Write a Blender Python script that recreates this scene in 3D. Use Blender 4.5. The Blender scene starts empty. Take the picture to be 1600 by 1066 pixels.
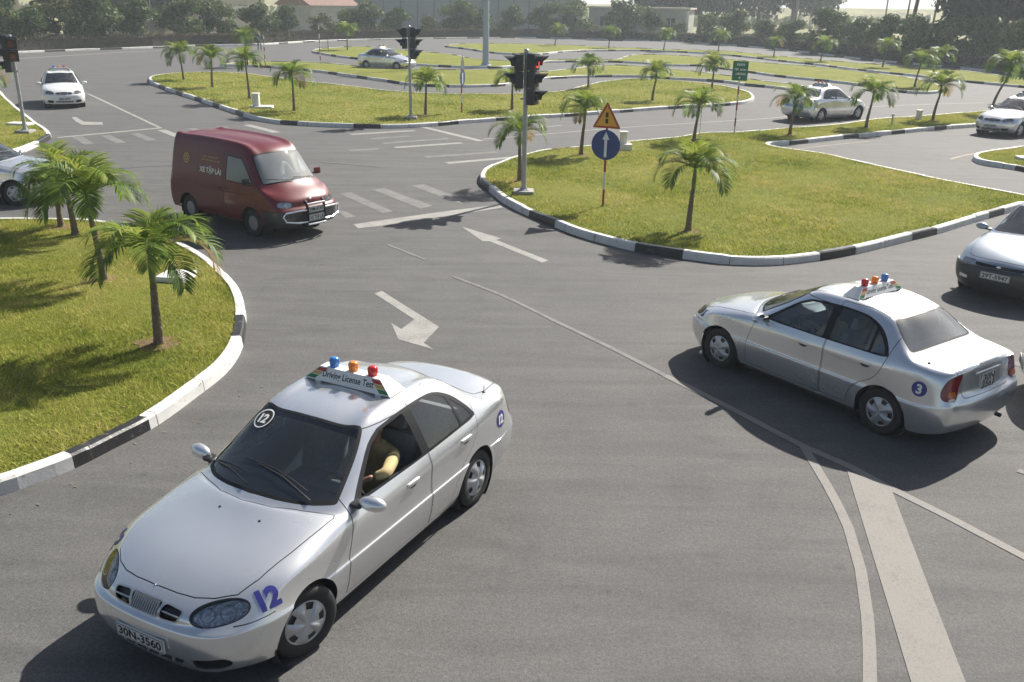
import bpy, bmesh, math, random
import numpy as np
from mathutils import Vector, Matrix
from mathutils.bvhtree import BVHTree
from mathutils.geometry import delaunay_2d_cdt
R = math.radians
random.seed(7); rng = np.random.default_rng(7)
scene = bpy.context.scene
COL = scene.collection

# ------------------------------------------------------------------ camera
CF, CTH, CR, CH = 1424.87, 0.35655, 0.0186, 4.657      # focal length in photo pixels, pitch, roll, height
FW = np.array([0, math.cos(CTH), -math.sin(CTH)]); UP = np.array([0, math.sin(CTH), math.cos(CTH)]); RT = np.array([1., 0, 0])
CX = RT*math.cos(CR)+UP*math.sin(CR); CY = -RT*math.sin(CR)+UP*math.cos(CR)
cam = bpy.data.cameras.new('camera'); co = bpy.data.objects.new('camera', cam); COL.objects.link(co)
cam.sensor_fit = 'HORIZONTAL'; cam.sensor_width = 36.0; cam.lens = 36.0*CF/1600
cam.clip_start = 0.1; cam.clip_end = 6000
m = Matrix.Identity(4)
for i in range(3):
    m[i][0] = CX[i]; m[i][1] = CY[i]; m[i][2] = -FW[i]
m[2][3] = CH
co.matrix_world = m
scene.camera = co
def G(px, py, z=0.0):
    """ground point seen at a pixel of the 1600x1066 photograph (surveying the lot from the picture)"""
    d = FW+CX*(px-800)/CF-CY*(py-533)/CF
    p = np.array([0, 0, CH])+d*((z-CH)/d[2])
    return (float(p[0]), float(p[1]))
def GP(l, z=0.0): return [G(x, y, z) for x, y in l]

# ------------------------------------------------------------------ sky and sun
SUN_EL, SUN_AZ = 40.0, 52.0      # the sun stands behind and right: direction of its foot (degrees from +X, counter-clockwise)
w = bpy.data.worlds.new("World"); scene.world = w; w.use_nodes = True
nt = w.node_tree; bg = nt.nodes['Background']
sky = nt.nodes.new('ShaderNodeTexSky'); sky.sky_type = 'NISHITA'; sky.sun_disc = False
sky.sun_elevation = R(SUN_EL); sky.sun_rotation = R(90-SUN_AZ)
sky.air_density = 1.0; sky.dust_density = 2.2; sky.ozone_density = 1.0
nt.links.new(sky.outputs[0], bg.inputs[0]); bg.inputs[1].default_value = 0.055
sl = bpy.data.lights.new('sun', 'SUN'); sl.energy = 4.9; sl.angle = R(0.6); sl.color = (1, 0.95, 0.87)
so = bpy.data.objects.new('sun', sl); COL.objects.link(so)
dv = Vector((math.cos(R(SUN_AZ))*math.cos(R(SUN_EL)), math.sin(R(SUN_AZ))*math.cos(R(SUN_EL)), math.sin(R(SUN_EL))))
so.rotation_euler = dv.to_track_quat('Z', 'Y').to_euler(); so.location = (20, 20, 40)
scene.view_settings.view_transform = 'Standard'; scene.view_settings.look = 'None'
scene.view_settings.exposure = 0.92; scene.view_settings.gamma = 1.0
scene.cycles.max_bounces = 8; scene.cycles.transparent_max_bounces = 24; scene.cycles.volume_bounces = 1
HAZE_DENSITY = 0.0008

# ------------------------------------------------------------------ tagging and mesh helpers
def tag(o, label=None, cat=None, group=None, kind=None):
    if label: o['label'] = label
    if cat: o['category'] = cat
    if group: o['group'] = group
    if kind: o['kind'] = kind
    return o
def empty(name, loc, rz=0.0):
    o = bpy.data.objects.new(name, None); o.empty_display_size = 0.2; COL.objects.link(o)
    o.location = loc; o.rotation_euler = (0, 0, rz); return o
def mk(name, verts, faces, mats, parent=None, smooth=True, midx=None, angle=None):
    me = bpy.data.meshes.new(name)
    me.from_pydata([tuple(map(float, v)) for v in verts], [], [tuple(map(int, f)) for f in faces])
    if not isinstance(mats, (list, tuple)): mats = [mats]
    for m_ in mats: me.materials.append(m_)
    if midx is not None: me.polygons.foreach_set('material_index', np.asarray(midx, dtype=np.int32))
    me.polygons.foreach_set('use_smooth', np.full(len(me.polygons), bool(smooth)))
    me.update()
    if smooth and angle: me.set_sharp_from_angle(angle=R(angle))
    o = bpy.data.objects.new(name, me); COL.objects.link(o)
    if parent is not None: o.parent = parent
    return o
class MB:
    def __init__(s): s.v = []; s.f = []; s.m = []
    def add(s, v, f, mi=0, M=None):
        n = len(s.v)
        for p in v:
            s.v.append(tuple(M @ Vector(p)) if M is not None else tuple(p))
        for q in f: s.f.append(tuple(i+n for i in q)); s.m.append(mi)
        return s
    def box(s, c, d, mi=0, M=None, bev=0.0):
        x, y, z = [k/2 for k in d]
        if bev <= 0:
            v = [(c[0]+a*x, c[1]+b*y, c[2]+e*z) for e in (-1, 1) for b in (-1, 1) for a in (-1, 1)]
            f = [(0, 2, 3, 1), (4, 5, 7, 6), (0, 1, 5, 4), (2, 6, 7, 3), (0, 4, 6, 2), (1, 3, 7, 5)]
            return s.add(v, f, mi, M)
        bm = bmesh.new(); bmesh.ops.create_cube(bm, size=1)
        for q in bm.verts: q.co = Vector((c[0]+q.co.x*d[0], c[1]+q.co.y*d[1], c[2]+q.co.z*d[2]))
        bmesh.ops.bevel(bm, geom=bm.edges[:], offset=bev, segments=2, profile=0.6, affect='EDGES')
        bm.verts.index_update()
        v = [tuple(q.co) for q in bm.verts]; f = [[q.index for q in a.verts] for a in bm.faces]; bm.free()
        return s.add(v, f, mi, M)
    def lathe(s, prof, n=24, mi=0, M=None, closed=False):
        """profile (radius, height) round local z"""
        v = []; f = []
        for (r, z) in prof:
            for k in range(n):
                a = 2*math.pi*k/n; v.append((r*math.cos(a), r*math.sin(a), z))
        for i in range(len(prof)-1):
            for k in range(n):
                k2 = (k+1) % n; f.append((i*n+k, i*n+k2, (i+1)*n+k2, (i+1)*n+k))
        if prof[0][0] > 1e-6 and not closed: f.append(tuple(range(n))[::-1])
        if prof[-1][0] > 1e-6 and not closed: f.append(tuple((len(prof)-1)*n+k for k in range(n)))
        return s.add(v, f, mi, M)
    def tube(s, pts, rad, n=8, mi=0, M=None, caps=True):
        pts = [Vector(p) for p in pts]; rad = [rad]*len(pts) if not hasattr(rad, '__len__') else rad
        v = []; f = []; prev = None
        for i, p in enumerate(pts):
            t = (pts[min(i+1, len(pts)-1)]-pts[max(i-1, 0)]).normalized()
            if prev is None:
                a = Vector((0, 0, 1)) if abs(t.z) < 0.9 else Vector((1, 0, 0)); u = t.cross(a).normalized()
            else: u = (prev-t*prev.dot(t)).normalized()
            prev = u; w2 = t.cross(u)
            for k in range(n):
                an = 2*math.pi*k/n; v.append(tuple(p+(u*math.cos(an)+w2*math.sin(an))*rad[i]))
        for i in range(len(pts)-1):
            for k in range(n):
                k2 = (k+1) % n; f.append((i*n+k, i*n+k2, (i+1)*n+k2, (i+1)*n+k))
        if caps: f.append(tuple(range(n))[::-1]); f.append(tuple((len(pts)-1)*n+k for k in range(n)))
        return s.add(v, f, mi, M)
    def prism(s, poly, z0, z1, mi=0, M=None):
        n = len(poly); v = [(x, y, z0) for x, y in poly]+[(x, y, z1) for x, y in poly]
        f = [tuple(range(n))[::-1], tuple(range(n, 2*n))]+[(i, (i+1) % n, n+(i+1) % n, n+i) for i in range(n)]
        return s.add(v, f, mi, M)
    def ell(s, c, r, mi=0, M=None, nu=16, nv=10):
        v = []; f = []
        for i in range(nv+1):
            a = math.pi*i/nv
            for k in range(nu):
                b = 2*math.pi*k/nu; v.append((c[0]+r[0]*math.sin(a)*math.cos(b), c[1]+r[1]*math.sin(a)*math.sin(b), c[2]+r[2]*math.cos(a)))
        for i in range(nv):
            for k in range(nu):
                k2 = (k+1) % nu; f.append((i*nu+k, (i+1)*nu+k, (i+1)*nu+k2, i*nu+k2))
        return s.add(v, f, mi, M)
    def build(s, name, mats, parent=None, smooth=True, angle=35):
        return mk(name, s.v, s.f, mats, parent, smooth, s.m, angle)
def copy_tree(o, parent=None):
    c = o.copy(); COL.objects.link(c); c.parent = parent
    for ch in list(o.children): copy_tree(ch, c)
    return c
_txt = {}
def text_tris(s, size, bold=0.0, spacing=1.0):
    """flat triangles of a word, centred on its origin"""
    key = (s, size, bold, spacing)
    if key in _txt: return _txt[key]
    cu = bpy.data.curves.new('word', 'FONT'); cu.body = s; cu.size = size; cu.offset = bold; cu.space_character = spacing
    cu.align_x = 'CENTER'; cu.align_y = 'CENTER'; cu.resolution_u = 4
    ob = bpy.data.objects.new('word', cu); COL.objects.link(ob)
    dg = bpy.context.evaluated_depsgraph_get(); me = ob.evaluated_get(dg).to_mesh(); me.calc_loop_triangles()
    v = np.array([tuple(p.co) for p in me.vertices]); f = [tuple(t.vertices) for t in me.loop_triangles]
    ob.evaluated_get(dg).to_mesh_clear(); COL.objects.unlink(ob); bpy.data.objects.remove(ob); bpy.data.curves.remove(cu)
    if len(v):
        c = (v.min(0)+v.max(0))/2; v = v-c
    _txt[key] = (v, f); return _txt[key]

# ------------------------------------------------------------------ materials
def newmat(name):
    m_ = bpy.data.materials.new(name); m_.use_nodes = True; n = m_.node_tree
    return m_, n, n.nodes['Principled BSDF']
def plain(name, col, rough=0.6, metal=0.0, spec=0.5, coat=0.0, emit=None, es=0.0, noise=0.0, nscale=8.0, bump=0.0, bscale=60.0, bdist=0.01):
    m_, n, b = newmat(name)
    b.inputs['Base Color'].default_value = (*col, 1); b.inputs['Roughness'].default_value = rough
    b.inputs['Metallic'].default_value = metal; b.inputs['Specular IOR Level'].default_value = spec
    b.inputs['Coat Weight'].default_value = coat; b.inputs['Coat Roughness'].default_value = 0.055
    if emit: b.inputs['Emission Color'].default_value = (*emit, 1); b.inputs['Emission Strength'].default_value = es
    tc = None
    if noise or bump: tc = n.nodes.new('ShaderNodeTexCoord')
    if noise:
        nz = n.nodes.new('ShaderNodeTexNoise'); nz.inputs['Scale'].default_value = nscale; nz.inputs['Detail'].default_value = 6
        nz.inputs['Roughness'].default_value = 0.65
        n.links.new(tc.outputs['Object'], nz.inputs['Vector'])
        mr = n.nodes.new('ShaderNodeMapRange'); mr.inputs['From Min'].default_value = 0.3; mr.inputs['From Max'].default_value = 0.7
        mr.inputs['To Min'].default_value = 1-noise; mr.inputs['To Max'].default_value = 1+noise
        n.links.new(nz.outputs['Fac'], mr.inputs['Value'])
        mx = n.nodes.new('ShaderNodeVectorMath'); mx.operation = 'SCALE'; mx.inputs[0].default_value = col
        n.links.new(mr.outputs[0], mx.inputs['Scale']); n.links.new(mx.outputs[0], b.inputs['Base Color'])
    if bump:
        nb = n.nodes.new('ShaderNodeTexNoise'); nb.inputs['Scale'].default_value = bscale; nb.inputs['Detail'].default_value = 4
        n.links.new(tc.outputs['Object'], nb.inputs['Vector'])
        bp = n.nodes.new('ShaderNodeBump'); bp.inputs['Strength'].default_value = bump; bp.inputs['Distance'].default_value = bdist
        n.links.new(nb.outputs['Fac'], bp.inputs['Height']); n.links.new(bp.outputs[0], b.inputs['Normal'])
    return m_
def ramp(n, src, stops):
    r = n.nodes.new('ShaderNodeValToRGB'); e = r.color_ramp.elements
    while len(e) < len(stops): e.new(0.5)
    for k, (p, c) in enumerate(stops): e[k].position = p; e[k].color = (*c, 1)
    n.links.new(src, r.inputs[0]); return r.outputs[0]
def noise(n, vec, scale, detail=5, rough=0.6, dist=0.0):
    z = n.nodes.new('ShaderNodeTexNoise'); z.inputs['Scale'].default_value = scale; z.inputs['Detail'].default_value = detail
    z.inputs['Roughness'].default_value = rough; z.inputs['Distortion'].default_value = dist; n.links.new(vec, z.inputs['Vector']); return z.outputs['Fac']
def math_(n, op, a, b=None, clamp=False):
    k = n.nodes.new('ShaderNodeMath'); k.operation = op; k.use_clamp = clamp
    for i, q in enumerate((a, b)):
        if q is None: continue
        if hasattr(q, 'links') or hasattr(q, 'is_linked'): n.links.new(q, k.inputs[i])
        else: k.inputs[i].default_value = q
    return k.outputs[0]
def mixc(n, fac, a, b, mode='MIX'):
    k = n.nodes.new('ShaderNodeMix'); k.data_type = 'RGBA'; k.blend_type = mode
    for idx, q in ((0, fac), (6, a), (7, b)):
        if hasattr(q, 'is_linked'): n.links.new(q, k.inputs[idx])
        elif idx == 0: k.inputs[0].default_value = q
        else: k.inputs[idx].default_value = (*q, 1)
    return k.outputs[2]
def worldpos(n): return n.nodes.new('ShaderNodeNewGeometry').outputs['Position']

def asphalt_mat():
    m_, n, b = newmat('asphalt'); P = worldpos(n)
    big = noise(n, P, 0.22, 6, 0.62, 0.4); mid = noise(n, P, 1.7, 6, 0.65); fine = noise(n, P, 90, 3, 0.7); grit = noise(n, P, 260, 2, 0.6)
    st = n.nodes.new('ShaderNodeMapping'); st.inputs['Rotation'].default_value = (0, 0, R(-28)); st.inputs['Scale'].default_value = (0.5, 3.2, 1)
    n.links.new(P, st.inputs['Vector']); streak = noise(n, st.outputs[0], 0.8, 6, 0.6, 0.6)
    c = ramp(n, big, [(0.25, (0.0813, 0.0791, 0.0773)), (0.5, (0.0953, 0.0933, 0.0911)), (0.78, (0.1109, 0.1091, 0.1066))])
    c = mixc(n, 0.55, c, ramp(n, mid, [(0.3, (0.0765, 0.0751, 0.0733)), (0.7, (0.1156, 0.1130, 0.1107))]))
    c = mixc(n, 0.5, c, ramp(n, streak, [(0.35, (0.0687, 0.0672, 0.0659)), (0.62, (0.1140, 0.1114, 0.1091))]))
    g = ramp(n, fine, [(0.3, (.62, .62, .62)), (0.5, (1, 1, 1)), (0.72, (1.3, 1.29, 1.26))])
    c = mixc(n, 1.0, c, g, 'MULTIPLY')
    g2 = ramp(n, noise(n, P, 30, 4, 0.75), [(0.32, (.80, .80, .80)), (0.68, (1.18, 1.18, 1.17))]); c = mixc(n, 1.0, c, g2, 'MULTIPLY')
    blot = noise(n, P, 0.75, 5, 0.72, 1.2); c = mixc(n, 1.0, c, ramp(n, blot, [(0.30, (.84, .84, .845)), (0.46, (1, 1, 1)), (0.60, (1.0, 1.0, 1.0)), (0.74, (1.10, 1.095, 1.08))]), 'MULTIPLY')
    pk = noise(n, P, 5.5, 6, 0.8, .6); c = mixc(n, 1.0, c, ramp(n, pk, [(0.27, (.80, .80, .80)), (0.36, (1, 1, 1))]), 'MULTIPLY')
    sp = ramp(n, grit, [(0.66, (0, 0, 0)), (0.74, (.5, .5, .48))]); c = mixc(n, sp, c, (.24, .235, .22))
    vo = n.nodes.new('ShaderNodeTexVoronoi'); vo.feature = 'DISTANCE_TO_EDGE'; vo.inputs['Scale'].default_value = 0.16
    wob = n.nodes.new('ShaderNodeVectorMath'); wob.operation = 'ADD'
    nc = n.nodes.new('ShaderNodeTexNoise'); nc.inputs['Scale'].default_value = 1.3; nc.inputs['Detail'].default_value = 5
    n.links.new(P, nc.inputs['Vector']); n.links.new(P, wob.inputs[0])
    sc = n.nodes.new('ShaderNodeVectorMath'); sc.operation = 'SCALE'; sc.inputs['Scale'].default_value = 0.9
    n.links.new(nc.outputs['Color'], sc.inputs[0]); n.links.new(sc.outputs[0], wob.inputs[1]); n.links.new(wob.outputs[0], vo.inputs['Vector'])
    crack = math_(n, 'LESS_THAN', vo.outputs['Distance'], 0.0016)
    gate = math_(n, 'GREATER_THAN', noise(n, P, 0.35, 3), 0.56)
    c = mixc(n, math_(n, 'MULTIPLY', math_(n, 'MULTIPLY', crack, gate), 0.30), c, (0.0508, 0.0498, 0.0488))
    # a few oil drips
    vd = n.nodes.new('ShaderNodeTexVoronoi'); vd.inputs['Scale'].default_value = 0.9; n.links.new(P, vd.inputs['Vector'])
    spot = ramp(n, math_(n, 'ADD', vd.outputs['Distance'], math_(n, 'MULTIPLY', noise(n, P, 14, 3), 0.09)), [(0.04, (.72, .72, .72)), (0.11, (1, 1, 1))])
    c = mixc(n, 1.0, c, spot, 'MULTIPLY')
    n.links.new(c, b.inputs['Base Color']); b.inputs['Roughness'].default_value = 0.82; b.inputs['Specular IOR Level'].default_value = 0.35
    bp = n.nodes.new('ShaderNodeBump'); bp.inputs['Strength'].default_value = 0.55; bp.inputs['Distance'].default_value = 0.006
    n.links.new(fine, bp.inputs['Height']); n.links.new(bp.outputs[0], b.inputs['Normal'])
    return m_
def paint_mat(name, col, wear=0.5, low=0.42):
    """worn thermoplastic road paint; the asphalt shows through the worn patches"""
    m_, n, b = newmat(name); P = worldpos(n)
    f1 = noise(n, P, 38, 5, 0.75); f2 = noise(n, P, 2.6, 4, 0.6)
    s = math_(n, 'ADD', math_(n, 'MULTIPLY', f1, 0.65), math_(n, 'MULTIPLY', f2, 0.35))
    k = ramp(n, s, [(low, (1, 1, 1)), (low+0.12, (1-wear, )*3)])
    c = mixc(n, k, (.118, .115, .110), col)
    c = mixc(n, 1.0, c, ramp(n, noise(n, P, 120, 2), [(0.3, (.8, .8, .8)), (0.7, (1.12, 1.12, 1.1))]), 'MULTIPLY')
    c2 = mixc(n, wear, c, c); n.links.new(c2, b.inputs['Base Color']); b.inputs['Roughness'].default_value = 0.75
    b.inputs['Specular IOR Level'].default_value = 0.3
    return m_
def lawn_mat():
    m_, n, b = newmat('lawn'); P = worldpos(n)
    a = noise(n, P, 0.5, 5, 0.6, 0.3); d = noise(n, P, 3.2, 5, 0.7); e = noise(n, P, 42, 4, 0.75)
    c = ramp(n, a, [(0.3, (.13, .16, .025)), (0.5, (.20, .215, .037)), (0.72, (.30, .27, .075))])
    c = mixc(n, 0.5, c, ramp(n, d, [(0.3, (.12, .16, .024)), (0.7, (.29, .28, .08))]))
    c = mixc(n, 1.0, c, ramp(n, e, [(0.28, (.38, .40, .34)), (0.5, (.95, .95, .9)), (0.75, (1.45, 1.4, 1.3))]), 'MULTIPLY')
    n.links.new(c, b.inputs['Base Color']); b.inputs['Roughness'].default_value = 0.95; b.inputs['Specular IOR Level'].default_value = 0.1
    bp = n.nodes.new('ShaderNodeBump'); bp.inputs['Strength'].default_value = 0.9; bp.inputs['Distance'].default_value = 0.05
    n.links.new(math_(n, 'ADD', e, d), bp.inputs['Height']); n.links.new(bp.outputs[0], b.inputs['Normal'])
    return m_
def attr_leaf(name, stops, rough=0.5, trans=0.35, spec=0.35):
    """foliage whose shade comes from a per-leaf 'tone' attribute; some light passes through"""
    m_, n, b = newmat(name)
    at = n.nodes.new('ShaderNodeAttribute'); at.attribute_name = 'tone'
    c = ramp(n, at.outputs['Fac'], stops); n.links.new(c, b.inputs['Base Color'])
    b.inputs['Roughness'].default_value = rough; b.inputs['Specular IOR Level'].default_value = spec
    tr = n.nodes.new('ShaderNodeBsdfTranslucent'); n.links.new(c, tr.inputs['Color'])
    ms = n.nodes.new('ShaderNodeMixShader'); ms.inputs[0].default_value = trans
    n.links.new(b.outputs[0], ms.inputs[1]); n.links.new(tr.outputs[0], ms.inputs[2])
    n.links.new(ms.outputs[0], n.nodes['Material Output'].inputs['Surface']); return m_
def carpaint(name, col, metal=0.75, rough=0.33, coat=0.9, tone_amt=0.06):
    m_, n, b = newmat(name); tc = n.nodes.new('ShaderNodeTexCoord')
    nz = noise(n, tc.outputs['Object'], 2.0, 2, 0.5)
    c = ramp(n, nz, [(0.1, tuple(k*(1-tone_amt) for k in col)), (0.9, tuple(min(1, k*(1+tone_amt)) for k in col))])
    geo = n.nodes.new('ShaderNodeNewGeometry')
    c = mixc(n, geo.outputs['Backfacing'], c, (.05, .05, .052))
    n.links.new(c, b.inputs['Base Color'])
    n.links.new(math_(n, 'MULTIPLY', math_(n, 'SUBTRACT', 1.0, geo.outputs['Backfacing']), metal), b.inputs['Metallic'])
    n.links.new(math_(n, 'MULTIPLY', math_(n, 'SUBTRACT', 1.0, geo.outputs['Backfacing']), coat), b.inputs['Coat Weight'])
    b.inputs['Coat Roughness'].default_value = 0.05
    n.links.new(math_(n, 'ADD', math_(n, 'MULTIPLY', nz, 0.12), rough-0.06), b.inputs['Roughness']); return m_
def glass_mat(name, tint, refl=1.0, rough=0.01, tone_amt=0.0):
    m_, n, b = newmat(name)
    tr = n.nodes.new('ShaderNodeBsdfTransparent'); tr.inputs[0].default_value = (*tint, 1)
    gl = n.nodes.new('ShaderNodeBsdfGlossy'); gl.inputs['Roughness'].default_value = rough; gl.inputs['Color'].default_value = (refl, refl, refl, 1)
    lw = n.nodes.new('ShaderNodeFresnel'); lw.inputs['IOR'].default_value = 1.75
    ms = n.nodes.new('ShaderNodeMixShader'); n.links.new(lw.outputs[0], ms.inputs[0])
    n.links.new(tr.outputs[0], ms.inputs[1]); n.links.new(gl.outputs[0], ms.inputs[2])
    if tone_amt:  # pale diffuse mixed evenly over the glass to lighten it
        df = n.nodes.new('ShaderNodeBsdfDiffuse'); df.inputs[0].default_value = (.62, .64, .65, 1); m2 = n.nodes.new('ShaderNodeMixShader'); m2.inputs[0].default_value = tone_amt
        n.links.new(ms.outputs[0], m2.inputs[1]); n.links.new(df.outputs[0], m2.inputs[2]); ms = m2
    n.links.new(ms.outputs[0], n.nodes['Material Output'].inputs['Surface']); return m_
M = {}
M['asphalt'] = asphalt_mat()
M['paint'] = paint_mat('white road paint', (.31, .30, .28), 0.55, 0.47)
M['paint_faint'] = paint_mat('faded road paint', (.20, .195, .186), 0.85, 0.44)
M['paint_band'] = paint_mat('dusty road paint', (.215, .203, .188), 0.55, 0.50)
M['paint_yellow'] = paint_mat('yellowed road paint', (.30, .255, .18), 0.7, 0.46)
M['lawn'] = lawn_mat()
M['earth'] = plain('bare earth', (.20, .13, .085), 0.95, spec=0.1, noise=0.35, nscale=14, bump=0.8, bscale=50, bdist=0.02)
M['field'] = plain('field', (.24, .225, .12), 0.95, spec=0.1, noise=0.5, nscale=0.12)
def kerb_mat(name, col, under, k=0.5):
    m_, n, b = newmat(name); P = worldpos(n); f = noise(n, P, 9, 6, 0.75, .4); g_ = noise(n, P, 1.3, 3)
    s = math_(n, 'ADD', math_(n, 'MULTIPLY', f, .75), math_(n, 'MULTIPLY', g_, .25)); c = mixc(n, ramp(n, s, [(0.36, (1, 1, 1)), (0.43, (0, 0, 0))]), col, under)
    c = mixc(n, 1.0, c, ramp(n, noise(n, P, 3, 5), [(.3, (.84, .83, .81)), (.7, (1.04, 1.04, 1.04))]), 'MULTIPLY')
    n.links.new(c, b.inputs['Base Color']); b.inputs['Roughness'].default_value = k
    bp = n.nodes.new('ShaderNodeBump'); bp.inputs['Strength'].default_value = .5; bp.inputs['Distance'].default_value = .01; n.links.new(f, bp.inputs['Height']); n.links.new(bp.outputs[0], b.inputs['Normal']); return m_
M['kerb_white'] = kerb_mat('kerb white paint', (.64, .64, .62), (.36, .34, .31), .6)
M['kerb_black'] = kerb_mat('kerb black paint', (.024, .024, .026), (.12, .115, .11), .38)
M['joint'] = plain('mortar joint', (.05, .048, .045), 0.9)
M['concrete_white'] = plain('whitewashed concrete', (.68, .67, .64), 0.75, noise=0.1, nscale=7, bump=0.3, bscale=40)
M['concrete'] = plain('concrete', (.30, .29, .27), 0.85, noise=0.2, nscale=5)
M['black'] = plain('black plastic', (.012, .012, .013), 0.45)
M['black_gloss'] = plain('black gloss', (.008, .008, .010), 0.5, spec=.3)
M['dark'] = plain('dark interior', (.022, .023, .025), 0.8)
M['seat'] = plain('grey seat cloth', (.26, .25, .24), 0.9, noise=0.15, nscale=30)
M['dash'] = plain('grey dashboard', (.075, .08, .09), 0.65)
M['rubber'] = plain('tyre rubber', (.018, .018, .018), 0.75, noise=0.35, nscale=12)
M['hub'] = plain('silver wheel cover', (.46, .47, .49), 0.36, metal=0.6)
M['steel'] = plain('dark steel', (.05, .05, .052), 0.5, metal=0.6)
M['chrome'] = plain('chrome', (.82, .83, .85), 0.12, metal=0.9)
M['reflector'] = plain('lamp reflector', (.70, .71, .73), 0.30, metal=0.1)
def reflector_mat():
    m_, n, b = newmat('lamp reflector'); tc = n.nodes.new('ShaderNodeTexCoord'); v = n.nodes.new('ShaderNodeTexVoronoi'); v.inputs['Scale'].default_value = 48; n.links.new(tc.outputs['Object'], v.inputs['Vector'])
    b.inputs['Base Color'].default_value = (.90, .91, .93, 1); b.inputs['Metallic'].default_value = .35; b.inputs['Roughness'].default_value = .2
    bp = n.nodes.new('ShaderNodeBump'); bp.inputs['Strength'].default_value = .8; bp.inputs['Distance'].default_value = .012; n.links.new(v.outputs['Distance'], bp.inputs['Height']); n.links.new(bp.outputs[0], b.inputs['Normal']); return m_
M['reflector'] = reflector_mat()
M['rim_paint'] = plain('painted steel rim', (.26, .26, .27), 0.5, metal=0.3)
M['lamp_glass'] = glass_mat('lamp glass', (.93, .95, .97))
M['silver'] = carpaint('silver paint', (.74, .745, .75), 0.76, 0.26)
M['white_paint'] = carpaint('white car paint', (.72, .73, .72), 0.0, 0.35)
M['grey_paint'] = carpaint('grey blue car paint', (.33, .38, .43), 0.6, 0.34)
M['dark_bumper'] = carpaint('dark grey bumper', (.030, .032, .036), 0.1, 0.45, 0.3)
M['maroon'] = carpaint('maroon van paint', (.125, .008, .011), 0.0, 0.40, 0.30)
M['glass_dark'] = glass_mat('tinted car glass', (.84, .91, .91), 1.0, 0.01, 0.012)  # slight pale layer, interior brightness painted into the side glass
M['glass_ws'] = glass_mat('windscreen glass', (.76, .88, .94), 1.0, 0.01, 0.018)  # faint milky layer: brightness of the dark interior put into the glass colour
M['glass_top'] = glass_mat('tinted windscreen band', (.06, .075, .085))
M['glass_pale'] = glass_mat('pale rear window', (.74, .82, .86), 1.0, 0.04, 0.20)  # even pale diffuse layer over the rear glass
M['red_lens'] = plain('red lens', (.20, .008, .010), 0.15, coat=0.6)
M['orange_lens'] = plain('orange lens', (.55, .12, .015), 0.15, coat=0.6)
M['clear_lens'] = plain('clear lens', (.65, .62, .60), 0.15, coat=0.6)
M['beacon_red'] = plain('red beacon', (.62, .015, .015), 0.18, coat=0.8, noise=0.35, nscale=45)
M['beacon_amber'] = plain('amber beacon', (.85, .26, .015), 0.18, coat=0.8, noise=0.3, nscale=45)
M['beacon_blue'] = plain('blue beacon', (.03, .20, .62), 0.18, coat=0.8, noise=0.4, nscale=45)
M['navy'] = plain('navy decal', (.035, .035, .22), 0.4)
M['white_vinyl'] = plain('white vinyl', (.72, .72, .70), 0.45)
M['ink'] = plain('black ink', (.015, .015, .015), 0.5)
M['plate'] = plain('plate white', (.60, .60, .57), 0.5)
M['sign_white'] = plain('roof sign white', (.74, .74, .71), 0.4)
M['stripe_red'] = plain('red stripe', (.42, .06, .03), 0.5)
M['stripe_gold'] = plain('gold stripe', (.55, .36, .10), 0.5)
M['stripe_green'] = plain('green stripe', (.02, .18, .06), 0.5)
M['skin'] = plain('skin', (.33, .19, .125), 0.55)
M['hair'] = plain('black hair', (.012, .011, .010), 0.6)
M['tan_cloth'] = plain('tan shirt', (.44, .35, .17), 0.85, noise=0.15, nscale=25)
M['white_cloth'] = plain('white shirt', (.62, .64, .66), 0.85, noise=0.1, nscale=20)
M['blue_cloth'] = plain('dark blue clothes', (.03, .05, .12), 0.9)
M['galv'] = plain('galvanised steel', (.36, .37, .38), 0.45, metal=0.5, noise=0.12, nscale=9)
M['lamp_pole'] = plain('pale blue grey pole', (.36, .42, .47), 0.5, metal=0.2)
M['signal'] = plain('signal housing', (.020, .023, .028), 0.5)
M['signal_red'] = plain('lit red lens', (.7, .03, .03), 0.3, emit=(1, .05, .04), es=0.55)
M['signal_off'] = plain('unlit signal lens', (.05, .03, .025), 0.2)
M['signal_brown'] = plain('unlit amber lens', (.16, .06, .035), 0.3)
M['sign_blue'] = plain('sign blue', (.018, .045, .20), 0.4, noise=0.08, nscale=12)
M['sign_yellow'] = plain('sign yellow', (.72, .36, .02), 0.45)
M['sign_red'] = plain('sign red', (.42, .035, .02), 0.45)
M['sign_green'] = plain('sign green', (.02, .17, .11), 0.45)
M['sign_back'] = plain('sign back', (.16, .17, .18), 0.5, metal=0.4)
M['post_red'] = plain('post red', (.30, .035, .03), 0.55)
M['post_white'] = plain('post white', (.66, .65, .62), 0.55)
def area(P): x, y = P[:, 0], P[:, 1]; return 0.5*np.sum(x*np.roll(y, -1)-y*np.roll(x, -1))
def inside(pts, poly):
    x, y = pts[:, 0], pts[:, 1]; r = np.zeros(len(pts), bool); n = len(poly); j = n-1
    for i in range(n):
        xi, yi = poly[i]; xj, yj = poly[j]
        c = ((yi > y) != (yj > y)) & (x < (xj-xi)*(y-yi)/(yj-yi+1e-12)+xi); r ^= c; j = i
    return r
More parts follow.
